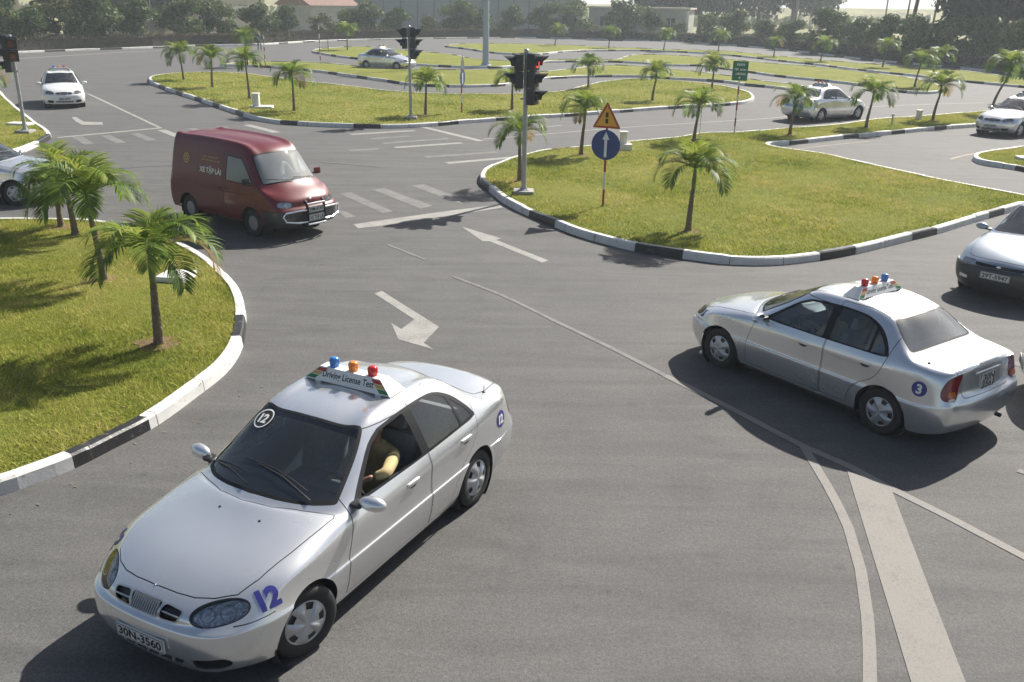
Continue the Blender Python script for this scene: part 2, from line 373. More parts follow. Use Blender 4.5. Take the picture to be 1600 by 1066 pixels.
# ------------------------------------------------------------------ ground, road, lawns, kerbs
def struct(o): return tag(o, kind='structure')
S = 1500
struct(mk('ground', [(-S, -S/2, 0), (S, -S/2, 0), (S, S, 0), (-S, S, 0)], [(0, 1, 2, 3)], M['field'], smooth=False))
BACK = [(-900, 108), (-300, 93), (0, 84.5), (112, 80), (232, 76), (305, 73), (400, 71), (487, 65.8), (600, 62.5), (750, 60.2), (860, 60.3), (975, 64), (1050, 65.5), (1100, 69), (1200, 76.5), (1275, 85), (1340, 93), (1407, 99.5), (1507, 108.5), (1600, 119.5), (1800, 145), (2300, 230)]
back_line = GP(BACK)
road_poly = back_line+[(60, -12), (-60, -12)]
def tri_poly(poly, z=0.0, inner=None):
    P = [Vector(p) for p in poly]; n = len(P)
    pts = P+([Vector(q) for q in inner] if inner else [])
    r = delaunay_2d_cdt(pts, [], [list(range(n))], 1, 1e-5)
    return [(v.x, v.y, z) for v in r[0]], r[2]
v, f = tri_poly(road_poly, 0.004)
struct(mk('road', v, f, M['asphalt'], smooth=False))

def resample(pts, step, closed=True):
    P = [np.array(p, float) for p in pts]; n = len(P); out = []
    rngi = range(n) if closed else range(n-1)
    for i in rngi:
        p0, p1, p2, p3 = (P[(i-1) % n], P[i], P[(i+1) % n], P[(i+2) % n]) if closed else (P[max(i-1, 0)], P[i], P[i+1], P[min(i+2, n-1)])
        L = np.linalg.norm(p2-p1); k = max(1, int(L/step))
        # limited tangents: no overshoot where long and short spans meet
        def tan(a, b, c):
            d1, d2 = np.linalg.norm(b-a)+1e-9, np.linalg.norm(c-b)+1e-9
            if (b-a) @ (c-b) < 0.3*d1*d2: return (b-a)*0
            return ((b-a)/d1+(c-b)/d2)/2
        m1, m2 = tan(p0, p1, p2)*L, tan(p1, p2, p3)*L
        for j in range(k):
            t = j/k; h = (2*t**3-3*t*t+1, t**3-2*t*t+t, -2*t**3+3*t*t, t**3-t*t)
            out.append(h[0]*p1+h[1]*m1+h[2]*p2+h[3]*m2)
    if not closed: out.append(P[-1])
    return np.array(out)
def offset(P, d, closed=True):
    T = np.roll(P, -1, 0)-np.roll(P, 1, 0)
    if not closed: T[0] = P[1]-P[0]; T[-1] = P[-1]-P[-2]
    T /= np.linalg.norm(T, axis=1)[:, None]+1e-9
    return P+np.stack([-T[:, 1], T[:, 0]], 1)*d
KW, KH = 0.15, 0.16
def kerb(P, blacks=None, closed=True, start=0.0, wl=2.5, bl=1.25, name='kerb', inward=1):
    """painted kerb stones: an outer foot line, a small batter, a rounded arris and a flat top; painted black and white"""
    # joints between the stones: a narrow sunken slot about every metre
    sg_ = np.linalg.norm((np.roll(P, -1, 0)-P)[:len(P) if closed else -1], axis=1); cs = np.concatenate([[0], np.cumsum(sg_)]); PP = np.vstack([P, P[:1]]) if closed else P
    js = np.arange(.5, cs[-1]-.3, 1.0); js = js+rng.uniform(-.05, .05, len(js)); allS = np.unique(np.concatenate([cs[:-1] if closed else cs, js, js+.012]).round(5))
    keep = np.ones(len(allS), bool)
    for q in js:
        lo, hi = np.searchsorted(allS, [q-.02, q+.032]); 
        for z in range(lo, hi):
            if min(abs(allS[z]-q), abs(allS[z]-q-.012)) > 1e-4: keep[z] = False
    allS = allS[keep]; P = np.stack([np.interp(allS, cs, PP[:, 0]), np.interp(allS, cs, PP[:, 1])], 1)
    isj = np.zeros(len(P), bool); isj[[int(np.argmin(np.abs(allS-q))) for q in js]] = True
    P1 = offset(P, 0.015*inward, closed); P2 = offset(P, 0.04*inward, closed); P3 = offset(P, KW*inward, closed)
    seg = np.linalg.norm(np.roll(P, -1, 0)-P, axis=1); s = np.concatenate([[0], np.cumsum(seg)[:-1]])
    L = s[-1]+(seg[-1] if closed else 0); n = len(P)
    isb = np.zeros(n, bool)
    if blacks is not None:
        for a, b in blacks:
            ia = int(np.argmin(np.linalg.norm(P-np.array(G(*a)), axis=1))); ib = int(np.argmin(np.linalg.norm(P-np.array(G(*b)), axis=1)))
            lo, hi = min(ia, ib), max(ia, ib)
            if hi-lo < n/2: isb[lo:hi] = True
            else: isb[hi:] = True; isb[:lo] = True
    else: isb = ((s+start) % (wl+bl)) > wl
    rows = [(P, 0.0), (P1, KH-0.025), (P2, KH), (P3, KH), (offset(P, (KW+0.005)*inward, closed), 0.0)]
    sid = np.cumsum(isj); jit = rng.normal(0, 0.006, sid.max()+2)[sid]
    v = []
    for Q, z in rows: v += [(q[0], q[1], z+(jit[i] if z > 0 else 0)) for i, q in enumerate(Q)]
    f = []; mi = []
    for r_ in range(4):
        for i in range(n if closed else n-1):
            j = (i+1) % n; f.append((r_*n+i, r_*n+j, (r_+1)*n+j, (r_+1)*n+i)); mi.append(2 if isj[i] else (1 if isb[i] else 0))
    if inward < 0: f = [q[::-1] for q in f]
    return struct(mk(name, v, f, [M['kerb_white'], M['kerb_black'], M['joint']], smooth=False, midx=mi))

def lawn(P, z=0.125, cell=0.7):
    Q = offset(P, KW-0.01)
    keep = [0]
    for i in range(1, len(Q)):
        if np.linalg.norm(Q[i]-Q[keep[-1]]) > 0.12: keep.append(i)
    Q = Q[keep]
    mn, mx = Q.min(0), Q.max(0); inner = []
    x = mn[0]+cell/2
    while x < mx[0]:
        y = mn[1]+cell/2
        while y < mx[1]:
            p = np.array([x+random.uniform(-.2, .2)*cell, y+random.uniform(-.2, .2)*cell])
            if inside(p[None], Q)[0] and np.min(np.linalg.norm(Q-p, axis=1)) > cell*0.4: inner.append(tuple(p))
            y += cell
        x += cell
    v, f = tri_poly([tuple(q) for q in Q], z, inner)
    n = len(Q); vv = []
    for i, q in enumerate(v): vv.append((q[0], q[1], z+(0 if i < n else 0.02*math.sin(q[0]*1.3)*math.cos(q[1]*1.1)+0.02)))
    struct(mk('lawn', vv, f, M['lawn'], smooth=True)); return Q
def island(px, blacks=None, step=0.15, cell=0.7, start=0.0):
    P = resample(GP(px), step)
    if area(P) < 0: P = P[::-1].copy()
    kerb(P, blacks, start=start); return lawn(P, cell=cell)

I_A = [(-300, 830), (-120, 800), (0, 776), (60, 755), (117, 733), (180, 701), (236, 672), (308, 621), (353, 585), (372, 560), (380, 541), (385, 506), (384, 487), (375, 462), (353, 436), (337, 421), (300, 397), (255, 377), (200, 362), (143, 353.5), (90, 351), (0, 351), (-150, 353), (-400, 356)]
Q_A = island(I_A, [((117, 733), (236, 672)), ((385, 508), (381, 541)), ((-120, 800), (-30, 781))])
I_B = [(751, 288.5), (752, 275), (763, 267), (779, 260.5), (800, 252.5), (821, 247), (848, 241), (900, 236), (985, 227), (1055, 220), (1103, 213), (1147, 212.5), (1180, 210), (1223, 206), (1300, 200.5), (1370, 190.5), (1425, 187), (1512, 180), (1620, 171), (1800, 158), (1900, 157), (1850, 172), (1700, 184), (1600, 193), (1514, 200), (1460, 204), (1392, 211), (1318, 218), (1250, 225.5), (1203, 230), (1204, 233), (1294, 247.5), (1338, 258), (1469, 287), (1596, 312), (1690, 330), (1694, 336), (1650, 332), (1600, 326), (1569, 335), (1520, 349), (1464, 366.5), (1425, 376), (1337, 397.5), (1281, 407.5), (1206, 415), (1141, 414), (1066, 405), (990, 393), (944, 382), (900, 369), (860, 353), (816, 334.5), (787, 318.7), (766, 301.7)]
Q_B = island(I_B, [((752, 286), (764, 300)), ((829, 340), (871, 356)), ((990, 393), (1066, 405)), ((1283, 407.5), (1336, 398)), ((1425, 376), (1464, 366.5)), ((1545, 342), (1569, 335)), ((1235, 227), (1262, 224)), ((1318, 218), (1344, 216)), ((1393, 211), (1416, 209)), ((1460, 204), (1480, 203)), ((1620, 192), (1650, 189)), ((860, 240), (890, 237))])
I_C = [(234, 130), (252.5, 139), (277.5, 148), (307.5, 157.5), (340, 169), (375, 180.5), (400, 188.5), (437.5, 194.5), (465, 196.5), (552, 200.5), (620, 201), (685, 197.5), (717, 194.5), (775, 190), (900, 182), (990, 175), (1044, 171), (1118, 167), (1150, 164.5), (1169, 161.6), (1178, 157), (1175, 150.6), (1164, 145.6), (1136, 139), (1090, 132.5), (1048, 129), (994, 126.5), (950, 130), (915, 136.5), (875, 146), (815, 150.5), (740, 150.5), (675, 150), (600, 145), (570, 141), (495, 132.5), (420, 123), (380, 118), (320, 116), (270, 118), (240, 122)]
Q_C = island(I_C, [((249, 137), (257, 141)), ((274, 147), (284, 150)), ((304, 156), (314, 160)), ((331, 166), (344, 170)), ((367, 178), (380, 182)), ((437, 194.5), (466, 196.5)), ((553, 200.5), (594, 201)), ((684, 197.5), (718, 194.5)), ((776, 190), (795, 188.5)), ((882, 183), (904, 181.5)), ((967, 176.5), (990, 175)), ((1044, 171), (1069, 169.5)), ((1119.5, 167), (1140, 165.5))], step=0.2, cell=1.2)
I_D = [(343, 104), (410, 106), (440, 108), (497.5, 113.7), (545, 120.5), (595, 127.5), (650, 135), (677, 136.3), (737, 137), (785, 135), (820, 130), (850, 125), (892, 122.5), (950, 121), (994, 121.5), (1046, 124.4), (1090, 126.8), (1142, 131), (1167, 135), (1208, 138.5), (1250, 144), (1262, 142.5), (1250, 137), (1200, 130.5), (1150, 123), (1087, 114.5), (1050, 110.5), (1000, 106), (950, 104.5), (895, 110), (850, 115), (785, 111), (712, 112.3), (650, 111), (600, 110), (545, 104.5), (495, 100.5), (432, 99), (392, 98)]
Q_D = island(I_D, step=0.3, cell=2.0)
I_G = [(489, 82.5), (517, 88), (532, 90.3), (565, 94), (620, 100), (650, 103), (685, 105), (740, 107), (780, 107), (820, 103), (855, 98.5), (900, 97.7), (950, 98), (1000, 100), (1050, 103.7), (1090, 104), (1164, 113.4), (1217, 121), (1250, 124.5), (1300, 129.5), (1330, 133), (1375, 140), (1407, 145.3), (1440, 147.3), (1462, 146.7), (1476, 141), (1458, 133), (1403, 121.6), (1340, 114), (1300, 109), (1200, 101), (1150, 96), (1050, 88.3), (1000, 87.5), (977, 90.5), (955, 95.5), (900, 95.3), (850, 95.5), (800, 98), (750, 95), (700, 86.5), (665, 83.5), (600, 78), (570, 74.5), (532, 76), (495, 79)]
Q_G = island(I_G, step=0.3, cell=2.5, start=1.0)
I_F = [(695, 73), (730, 78), (772, 84), (800, 86), (830, 86.5), (855, 85), (880, 82.3), (912, 80.8), (950, 80.3), (1000, 80.5), (1081, 83.5), (1190, 93), (1200, 94.5), (1275, 102.5), (1325, 109), (1390, 116), (1425, 119.5), (1512, 129.5), (1600, 138), (1800, 160), (1950, 178), (1950, 166), (1800, 148), (1600, 126.5), (1500, 112.5), (1380, 104), (1300, 97.5), (1200, 88), (1125, 81.3), (1050, 79.3), (1000, 77.5), (940, 75), (900, 72.8), (800, 70), (740, 70)]
Q_F = island(I_F, step=0.4, cell=3.0, start=2.0)
I_L = [(-300, 110), (-60, 128), (0, 146), (10, 156), (24, 169), (41, 183), (60, 198), (77, 210), (80, 217), (70, 223.5), (60, 229), (39, 238), (0, 251), (-150, 290), (-500, 300)]
Q_L = island(I_L, [((80, 216), (62, 228)), ((-60, 265), (-10, 255))], step=0.15)
I_R = [(1520, 252), (1534, 258), (1585, 266), (1600, 269), (1700, 288), (1900, 300), (1900, 240), (1700, 230), (1600, 234), (1567, 238.6), (1535, 243), (1521, 247)]
Q_R = island(I_R, [((1585, 266), (1640, 276))])
# far kerb of the lot
P = resample(back_line, 0.5, closed=False); kerb(P, closed=False, wl=3.2, bl=2.0, inward=1)

# ------------------------------------------------------------------ road markings (sheets 4 mm above the road)
_mz = [0]
def mark(px, mat='paint', name='road_marking', z=0.008):
    _mz[0] += 1; z = 0.0072+_mz[0]*0.00007
    v, f = tri_poly(GP(px), z); f = [list(q) for q in f]
    return struct(mk(name, v, f, M[mat], smooth=False))
def line(px, w_, mat='paint', z=0.008, name='road_marking', taper=None):
    _mz[0] += 1; z = 0.0072+_mz[0]*0.00007
    P = resample(GP(px), 0.4, closed=False); a, b = offset(P, w_/2, False), offset(P, -w_/2, False); n = len(P)
    v = [(q[0], q[1], z) for q in a]+[(q[0], q[1], z) for q in b]
    return struct(mk(name, v, [(i, n+i, n+i+1, i+1) for i in range(n-1)], M[mat], smooth=False))
mark([(722, 355), (783, 373), (775, 375.5), (857, 407.5), (847, 411), (765, 377.5), (754, 377.5)], name='lane_arrow')
mark([(584.5, 459), (597, 455.5), (686, 511.5), (662, 536.5), (678, 547), (622.6, 531), (611, 505), (627, 515), (647.5, 500)], name='lane_arrow')
mark([(552, 351), (560, 357.5), (590, 354), (786, 325), (780, 320.5), (700, 330)], name='stop_line')
for q in ([(530, 303), (548, 301), (614, 331), (598, 334)], [(581, 297), (601, 294.5), (676, 322), (658, 327)], [(642, 290.5), (662, 288.5), (735, 315), (719, 319)], [(524, 328), (541, 331), (556, 339), (540, 341)]):
    mark(q, 'paint_faint', 'zebra_stripe')
for a, b, m_ in (((548, 210.5), (648, 204.5), 'paint'), ((598, 224.6), (701, 216.7), 'paint_faint'), ((617, 231), (721, 223.7), 'paint'), ((665, 246), (776, 238), 'paint_faint'), ((698, 255.4), (806, 246), 'paint'), ((545, 235.5), (592, 233), 'paint_faint'), ((580, 217.5), (640, 213), 'paint_faint')):
    line([a, b], 0.30, m_, name='zebra_stripe')
for a, b, m_ in (((252, 203.6), (288, 217), 'paint'), ((297, 201), (320, 207), 'paint_faint'), ((343, 198), (367, 206), 'paint_faint'), ((386, 195.5), (433, 207.6), 'paint'), ((210, 209), (238, 220), 'paint_faint'), ((165, 212), (190, 224), 'paint_faint'), ((120, 214), (140, 226), 'paint_faint')):
    line([a, b], 0.32, m_, name='zebra_stripe')
line([(655, 197.5), (752, 221)], 0.28, 'paint', name='stop_line')
line([(754, 218), (800, 214.5), (970, 200), (1142, 189), (1200, 185.3), (1290, 176), (1375, 166.5), (1537, 161)], 0.12, 'paint', name='centre_line')
line([(850, 199.5), (878, 196)], 0.12, 'paint', name='lane_dash')
line([(90, 215.5), (250, 200.5)], 0.24, 'paint', name='stop_line')
line([(138, 147), (252, 201)], 0.13, 'paint', name='centre_line')
line([(104, 128), (138, 147)], 0.12, 'paint_faint', name='centre_line')
mark([(112, 184), (118, 183), (131, 190.5), (160, 191.5), (161, 195.5), (128, 195.5), (118, 190)], 'paint', name='lane_arrow')
line([(-300, 113), (0, 94), (100, 87.5), (200, 81.5), (260, 79), (330, 76.5)], 0.35, 'paint', name='edge_line')
line([(606, 383), (664, 406)], 0.07, 'paint_faint', name='centre_line')
line([(708, 433), (783, 461.6), (860, 499)], 0.075, 'paint_faint', name='centre_line')
line([(860, 499), (950, 542), (1040, 588)], 0.085, 'paint_faint', name='centre_line')
line([(1040, 588), (1095, 615), (1150, 643), (1254, 697.6), (1326, 729), (1387, 762), (1480, 808), (1600, 871), (1750, 950)], 0.105, 'paint_band', name='centre_line')
line([(1256, 700), (1292, 759), (1325.6, 826), (1344.6, 892), (1355, 963), (1359, 1066), (1352, 1180)], 0.10, 'paint_band', name='curved_line', z=0.012)
mark([(1323, 735.6), (1392, 764), (1432, 868.5), (1465, 955), (1508, 1066), (1545, 1160), (1450, 1160), (1423, 1066), (1390, 955), (1362, 864)], 'paint_band', 'painted_band', z=0.012)
line([(1359, 221.5), (1300, 227), (1250, 233), (1230, 235), (1235, 238)], 0.09, 'paint_yellow', name='yellow_line')
line([(1485, 249.5), (1500, 245), (1530, 239.5), (1560, 236), (1600, 232)], 0.11, 'paint_yellow', name='yellow_line')
line([(1207, 233), (1294, 249.5)], 0.09, 'paint_faint', name='edge_line')
line([(1590, 736), (1640, 752)], 0.1, 'paint_faint', name='edge_line')
# dark tyre tracks polished into the asphalt
M['skid'] = paint_mat('tyre marks', (.106, .103, .099), 0.8, 0.45)
for pts in ([(20, 270), (200, 262), (420, 250), (600, 262)], [(1420, 470), (1500, 540), (1700, 600)]):
    line(pts, 0.16, 'skid', z=0.006, name='tyre_mark')
# bare soil rings round the palm trunks are made with the palms

# dry leaves and grit gathered along the kerbs
def litter(Q, n, lab, spread=(.0, .9)):
    i = rng.integers(0, len(Q), n); N_ = offset(Q, 1.0)-Q; p = Q[i]+N_[i]*rng.uniform(-spread[1], spread[0]+.6, n)[:, None]; a = rng.random(n)*6.28; s_ = rng.uniform(.008, .028, n)
    dist = ((p-Q[i])*N_[i]).sum(1); z = np.where(dist > -KW+.0, .155, .0105)
    V = np.stack([np.stack([p[:, 0]+s_*np.cos(a+k*1.5708)*(1 if k % 2 else .5), p[:, 1]+s_*np.sin(a+k*1.5708)*(1 if k % 2 else .5), z+.006*(k == 1)], 1) for k in range(4)], 1).reshape(-1, 3)
    tag(mk('leaf_litter', V, np.arange(4*n).reshape(n, 4), M['dry_leaf'], smooth=False), lab, 'leaf litter', kind='stuff')
M['dry_leaf'] = plain('dry leaf', (.20, .13, .07), .9, noise=.5, nscale=3)
litter(Q_A, 420, 'dry leaves and grit along the kerb of the near left lawn')
litter(Q_B, 700, 'dry leaves and grit along the kerb of the near right lawn')
# ------------------------------------------------------------------ grass blades
def blades(Q, dens, h, wd, name='grass', near=None, z=0.135, clip=None):
    mn, mx = Q.min(0), Q.max(0)
    mn = np.maximum(mn, [-16, 5]) if near else mn; mx = np.minimum(mx, [40, 90])
    A = (mx-mn).prod(); n = int(A*dens); p = mn+rng.random((n, 2))*(mx-mn)
    d = p[:, 1]*math.cos(CTH)+CH*math.sin(CTH); pxx = 800+CF*p[:, 0]/d      # leave out what lies wholly outside the frame
    p = p[(pxx > -90) & (pxx < 1690)]
    p = p[inside(p, offset(Q, 0.0))]; n = len(p)
    nz = np.sin(p[:, 0]*0.9+1.3*np.sin(p[:, 1]*.55))*np.cos(p[:, 1]*0.8+np.sin(p[:, 0]*.7))
    nz2 = np.sin(p[:, 0]*3.7+np.sin(p[:, 1]*3.1)*1.5)*np.cos(p[:, 1]*4.3+np.sin(p[:, 0]*2.9))
    a = rng.random(n)*2*np.pi; hh = h*(0.5+rng.random(n)*0.9)*(1+0.22*nz2); ww = wd*(0.6+rng.random(n)*0.8)
    ln = rng.normal(0, 0.75, (n, 2))*hh[:, None]
    dx, dy = np.cos(a)*ww/2, np.sin(a)*ww/2; z0 = np.full(n, z-0.005)
    V = np.empty((n, 3, 3)); V[:, 0] = np.stack([p[:, 0]-dx, p[:, 1]-dy, z0], 1); V[:, 1] = np.stack([p[:, 0]+dx, p[:, 1]+dy, z0], 1)
    V[:, 2] = np.stack([p[:, 0]+ln[:, 0], p[:, 1]+ln[:, 1], z0+hh+0.005], 1)
    me = bpy.data.meshes.new(name); me.vertices.add(3*n); me.vertices.foreach_set('co', V.ravel())
    me.loops.add(3*n); me.loops.foreach_set('vertex_index', np.arange(3*n, dtype=np.int32))
    me.polygons.add(n); me.polygons.foreach_set('loop_start', np.arange(0, 3*n, 3, dtype=np.int32))
    me.update(); me.materials.append(M['blade'])
    t = np.clip(0.52+0.20*nz+0.16*nz2+rng.normal(0, 0.17, n), 0, 1)
    at = me.attributes.new('tone', 'FLOAT', 'POINT'); at.data.foreach_set('value', np.repeat(t, 3).astype(np.float32))
    o = bpy.data.objects.new(name, me); COL.objects.link(o); return o
M['blade'] = attr_leaf('grass blades', [(0.0, (.09, .135, .016)), (0.3, (.23, .285, .034)), (0.58, (.38, .39, .07)), (0.82, (.52, .46, .14)), (1.0, (.62, .50, .25))], 0.6, 0.35, 0.2)
tag(blades(Q_A, 2600, 0.05, 0.011, near=1), 'short clipped green grass of the near left lawn', 'grass', kind='stuff')
tag(blades(Q_B, 900, 0.055, 0.018), 'short green grass of the lawn with the blue arrow sign', 'grass', kind='stuff')
tag(blades(Q_C, 190, 0.06, 0.038), 'yellowish green grass of the long middle lawn', 'grass', kind='stuff')
tag(blades(Q_L, 700, 0.05, 0.018), 'grass of the small lawn corner by the left traffic light', 'grass', kind='stuff')
tag(blades(Q_R, 700, 0.055, 0.018), 'grass of the small lawn at the right edge', 'grass', kind='stuff')
# ------------------------------------------------------------------ palms
M['frond'] = attr_leaf('palm frond', [(0.0, (.045, .08, .016)), (0.4, (.095, .165, .028)), (0.75, (.21, .29, .045)), (0.92, (.36, .37, .08)), (1.0, (.27, .18, .075))], 0.55, 0.42, 0.28)
M['bark'] = plain('palm bark', (.165, .125, .088), 0.9, noise=0.35, nscale=16, bump=0.9, bscale=26, bdist=0.02)
M['shaft'] = plain('green palm shaft', (.13, .19, .055), 0.5, noise=0.25, nscale=9)
def set_tone(o, t):
    at = o.data.attributes.new('tone', 'FLOAT', 'POINT'); at.data.foreach_set('value', np.asarray(t, dtype=np.float32))
def crown_mesh(seed, L=1.14, n=10):
    rr = random.Random(seed); V = []; F = []; T = []
    def leaf(p, d, up, ln, wd, tone, droop):
        s = d.cross(up)
        if s.length < 1e-4: s = Vector((1, 0, 0))
        s.normalize(); pts = []
        q = p.copy(); dd = d.copy()
        for k, wk in enumerate((0.35, 1.0, 0.8, 0.06)):
            pts.append((q-s*wd*wk/2, q+s*wd*wk/2)); q = q+dd*ln/3; dd = (dd+Vector((0, 0, -droop))).normalized()
        b = len(V)
        for a_, c_ in pts: V.extend((a_, c_)); T.extend((tone+rr.uniform(-.04, .04),)*2)
        for k in range(3): F.append((b+2*k, b+2*k+1, b+2*k+3, b+2*k+2))
    for i in range(n):
        az = i*2.399963+rr.uniform(-.2, .2); young = (i/(n-1))**1.3
        el = R(26+40*young+rr.uniform(-7, 7)); ll = L*rr.uniform(.88, 1.08)*(1.0-0.12*young)
        if i == n-1: el = R(80); ll *= .7
        d = Vector((math.cos(az)*math.cos(el), math.sin(az)*math.cos(el), math.sin(el))); p = Vector((0, 0, 0.0))+d*0.04
        N = 22; rach = [p.copy()]; dirs = [d.copy()]
        for k in range(N):
            t = k/N; g = (0.045+0.23*t*t)*(1.15-0.30*young)
            d = (d+Vector((0, 0, -g))).normalized(); p = p+d*ll/N; rach.append(p.copy()); dirs.append(d.copy())
        side = Vector((-math.sin(az), math.cos(az), 0))
        # rachis
        b = len(V)
        for k, q in enumerate(rach):
            w_ = 0.017*(1-k/(N+2)); up = side.cross(dirs[k]).normalized()
            for a_ in (side*w_, up*w_*.8, side*-w_, up*-w_*.8): V.append(q+a_); T.append(0.62)
        for k in range(N):
            for j in range(4): F.append((b+4*k+j, b+4*k+(j+1) % 4, b+4*k+4+(j+1) % 4, b+4*k+4+j))
        tone0 = 0.40+0.34*young+rr.uniform(-.08, .08); dead = i == 0 and seed % 2 == 0
        M2 = 36
        for k in range(4, M2+1):
            t = k/M2; x = t*N; i0 = min(int(x), N-1); q = rach[i0].lerp(rach[i0+1], x-i0); dd = dirs[i0]
            up = side.cross(dd).normalized()
            if up.z < 0: up = -up
            ln = 0.44*math.sin(math.pi*min(1, 0.24+0.68*t))**0.7*(L/1.14)*rr.uniform(.9, 1.08)
            for sg in (-1, 1):
                fwd = 0.55+0.55*t; v_ = (side*sg*1.0+dd*fwd+up*(0.42-0.3*t)+Vector([rr.uniform(-.09, .09) for _ in range(3)])).normalized()
                leaf(q, v_, up, ln, 0.027, 1.0 if dead else max(0, min(.92, tone0+rr.uniform(-.18, .18)+.12*(t > .9))), 0.18+0.22*rr.random())
    return V, F, T
palm_meshes = []
for sd_ in range(5):
    V, F, T = crown_mesh(sd_+11, n=(13, 14, 13, 12, 15)[sd_])
    o = mk('crown', V, F, M['frond'], smooth=True); set_tone(o, T); palm_meshes.append(o.data); bpy.data.objects.remove(o)
def palm_trunk(h, lean, r0):
    b = MB(); pts = []; rad = []; n = 30; hb = h*0.72
    for k in range(n):
        t = k/(n-1); pts.append((lean[0]*t*t*0.8, lean[1]*t*t*0.8, hb*t-0.03)); rad.append(r0*(1.25-0.25*min(1, t*6))*(1-0.42*t)+(0.0035 if k % 3 == 0 else 0))
    b.tube(pts, rad, 12, 0)
    p0 = Vector(pts[-1]); p1 = Vector((lean[0], lean[1], h+0.03))
    b.tube([p0, p0.lerp(p1, .35), p0.lerp(p1, .8), p1], [rad[-1]*1.02, rad[-1]*1.15, rad[-1]*.85, rad[-1]*.45], 12, 1)
    return b
# base pixel, height of crown above ground, size of crown, mesh variant, turn, lean, label
PALMS = [
 ((249, 539), 1.30, 0.96, 1, 0.75, (.02, .0), 'nearest palm on the left lawn, green drooping fronds over a bare soil ring'),
 ((163, 439), 1.45, 1.0, 4, 1.9, (-.06, .0), 'palm between the nearest palm and the silver car on the left lawn'),
 ((118, 368), 1.12, 1.0, 2, 0.8, (-.05, .0), 'bushy palm at the far edge of the left lawn, crown over the silver car'),
 ((96, 356), 0.85, 0.7, 0, 2.8, (.0, .0), 'small low palm half hidden behind the bushy palm on the left lawn'),
 ((1075, 362), 1.34, 0.93, 0, 0.5, (.03, .0), 'palm standing alone at the front of the lawn right of the blue arrow sign'),
 ((812, 284), 1.30, 0.85, 3, 1.4, (-.02, .0), 'thin palm right behind the centre traffic light pole'),
 ((908, 243), 1.42, 0.90, 1, 4.4, (.05, .0), 'palm left of the warning triangle, by the roadside edge of the lawn'),
 ((1084, 222), 1.25, 0.95, 2, 3.3, (.07, .0), 'palm at the roadside behind the lone lawn palm'),
 ((1234, 211), 1.30, 0.95, 3, 2.1, (.04, .0), 'palm standing in front of the tail of the silver car on the verge'),
 ((1353, 200), 1.35, 1.05, 0, 5.1, (.08, .0), 'palm on the verge in front of the nose of the silver car'),
 ((1457, 189), 1.45, 1.05, 1, 0.9, (.10, .0), 'palm on the verge beside the small white cylinder'),
 ((1548, 177), 2.15, 1.20, 4, 3.9, (.25, .0), 'tall leaning palm behind the silver car at the right edge'),
 ((287, 125), 1.45, 1.1, 4, 4.2, (-.05, .0), 'leftmost palm on the long middle lawn'),
 ((332, 137), 1.50, 1.05, 1, 2.6, (.05, .0), 'second palm from the left end of the long middle lawn'),
 ((390, 155), 1.75, 1.0, 2, 3.6, (-.03, .0), 'palm just behind the white box on the long middle lawn'),
 ((460, 174), 1.45, 1.05, 3, 5.5, (.0, .0), 'palm right of the white box on the long middle lawn'),
 ((665, 181), 1.35, 0.95, 0, 1.1, (.03, .0), 'palm right of the middle lawn traffic light pole'),
 ((800, 172), 1.30, 0.95, 1, 0.2, (.0, .0), 'palm behind the lamps of the centre traffic light'),
 ((1019, 158), 1.35, 0.95, 2, 1.2, (.10, .0), 'palm with a clear trunk near the right end of the middle lawn'),
 ((1112, 140), 1.35, 1.05, 4, 2.2, (.03, .0), 'palm at the back corner of the middle lawn left of the green sign'),
 ((919, 137), 1.15, 1.1, 3, 0.0, (-.03, .0), 'palm on the far edge of the middle lawn above the warning triangle'),
 ((387, 102), 1.85, 1.1, 0, 2.0, (.0, .0), 'palm of the far strip rising behind the middle lawn palms'),
 ((543, 78.5), 1.75, 1.25, 1, 3.0, (.0, .0), 'small far palm left of the distant silver car'),
 ((867, 71.5), 1.65, 1.15, 2, 0.4, (.2, .0), 'leftmost of the small palms by the far road'),
 ((951, 75), 1.65, 1.15, 3, 4.0, (.1, .0), 'second from left of the small palms by the far road'),
 ((1037, 79), 1.60, 1.15, 4, 1.0, (.1, .0), 'third from left of the small palms by the far road'),
 ((1122, 81), 1.50, 1.2, 0, 5.0, (.1, .0), 'fourth from left of the small palms by the far road'),
 ((1209, 88.5), 1.30, 1.0, 1, 0.6, (.0, .0), 'fifth from left of the small palms by the far road'),
 ((1282, 96), 1.45, 1.25, 2, 2.4, (.2, .0), 'sixth from left of the small palms by the far road'),
 ((1379, 105.5), 1.60, 1.2, 3, 3.2, (.1, .0), 'seventh from left of the small palms by the far road'),
 ((1429, 136), 1.55, 1.15, 4, 0.1, (.1, .0), 'palm near the rounded right tip of the inner strip'),
 ((1455, 122), 1.55, 1.1, 0, 1.7, (.3, .0), 'yellow topped palm behind the right tip of the inner strip'),
 ((1600, 158), 1.60, 1.2, 2, 3.0, (-.1, .0), 'palm cut by the right edge above the silver car roof'),
 ((-14, 168), 1.25, 1.0, 1, 1.2, (.0, .0), 'palm cut by the left edge beside the white car')]
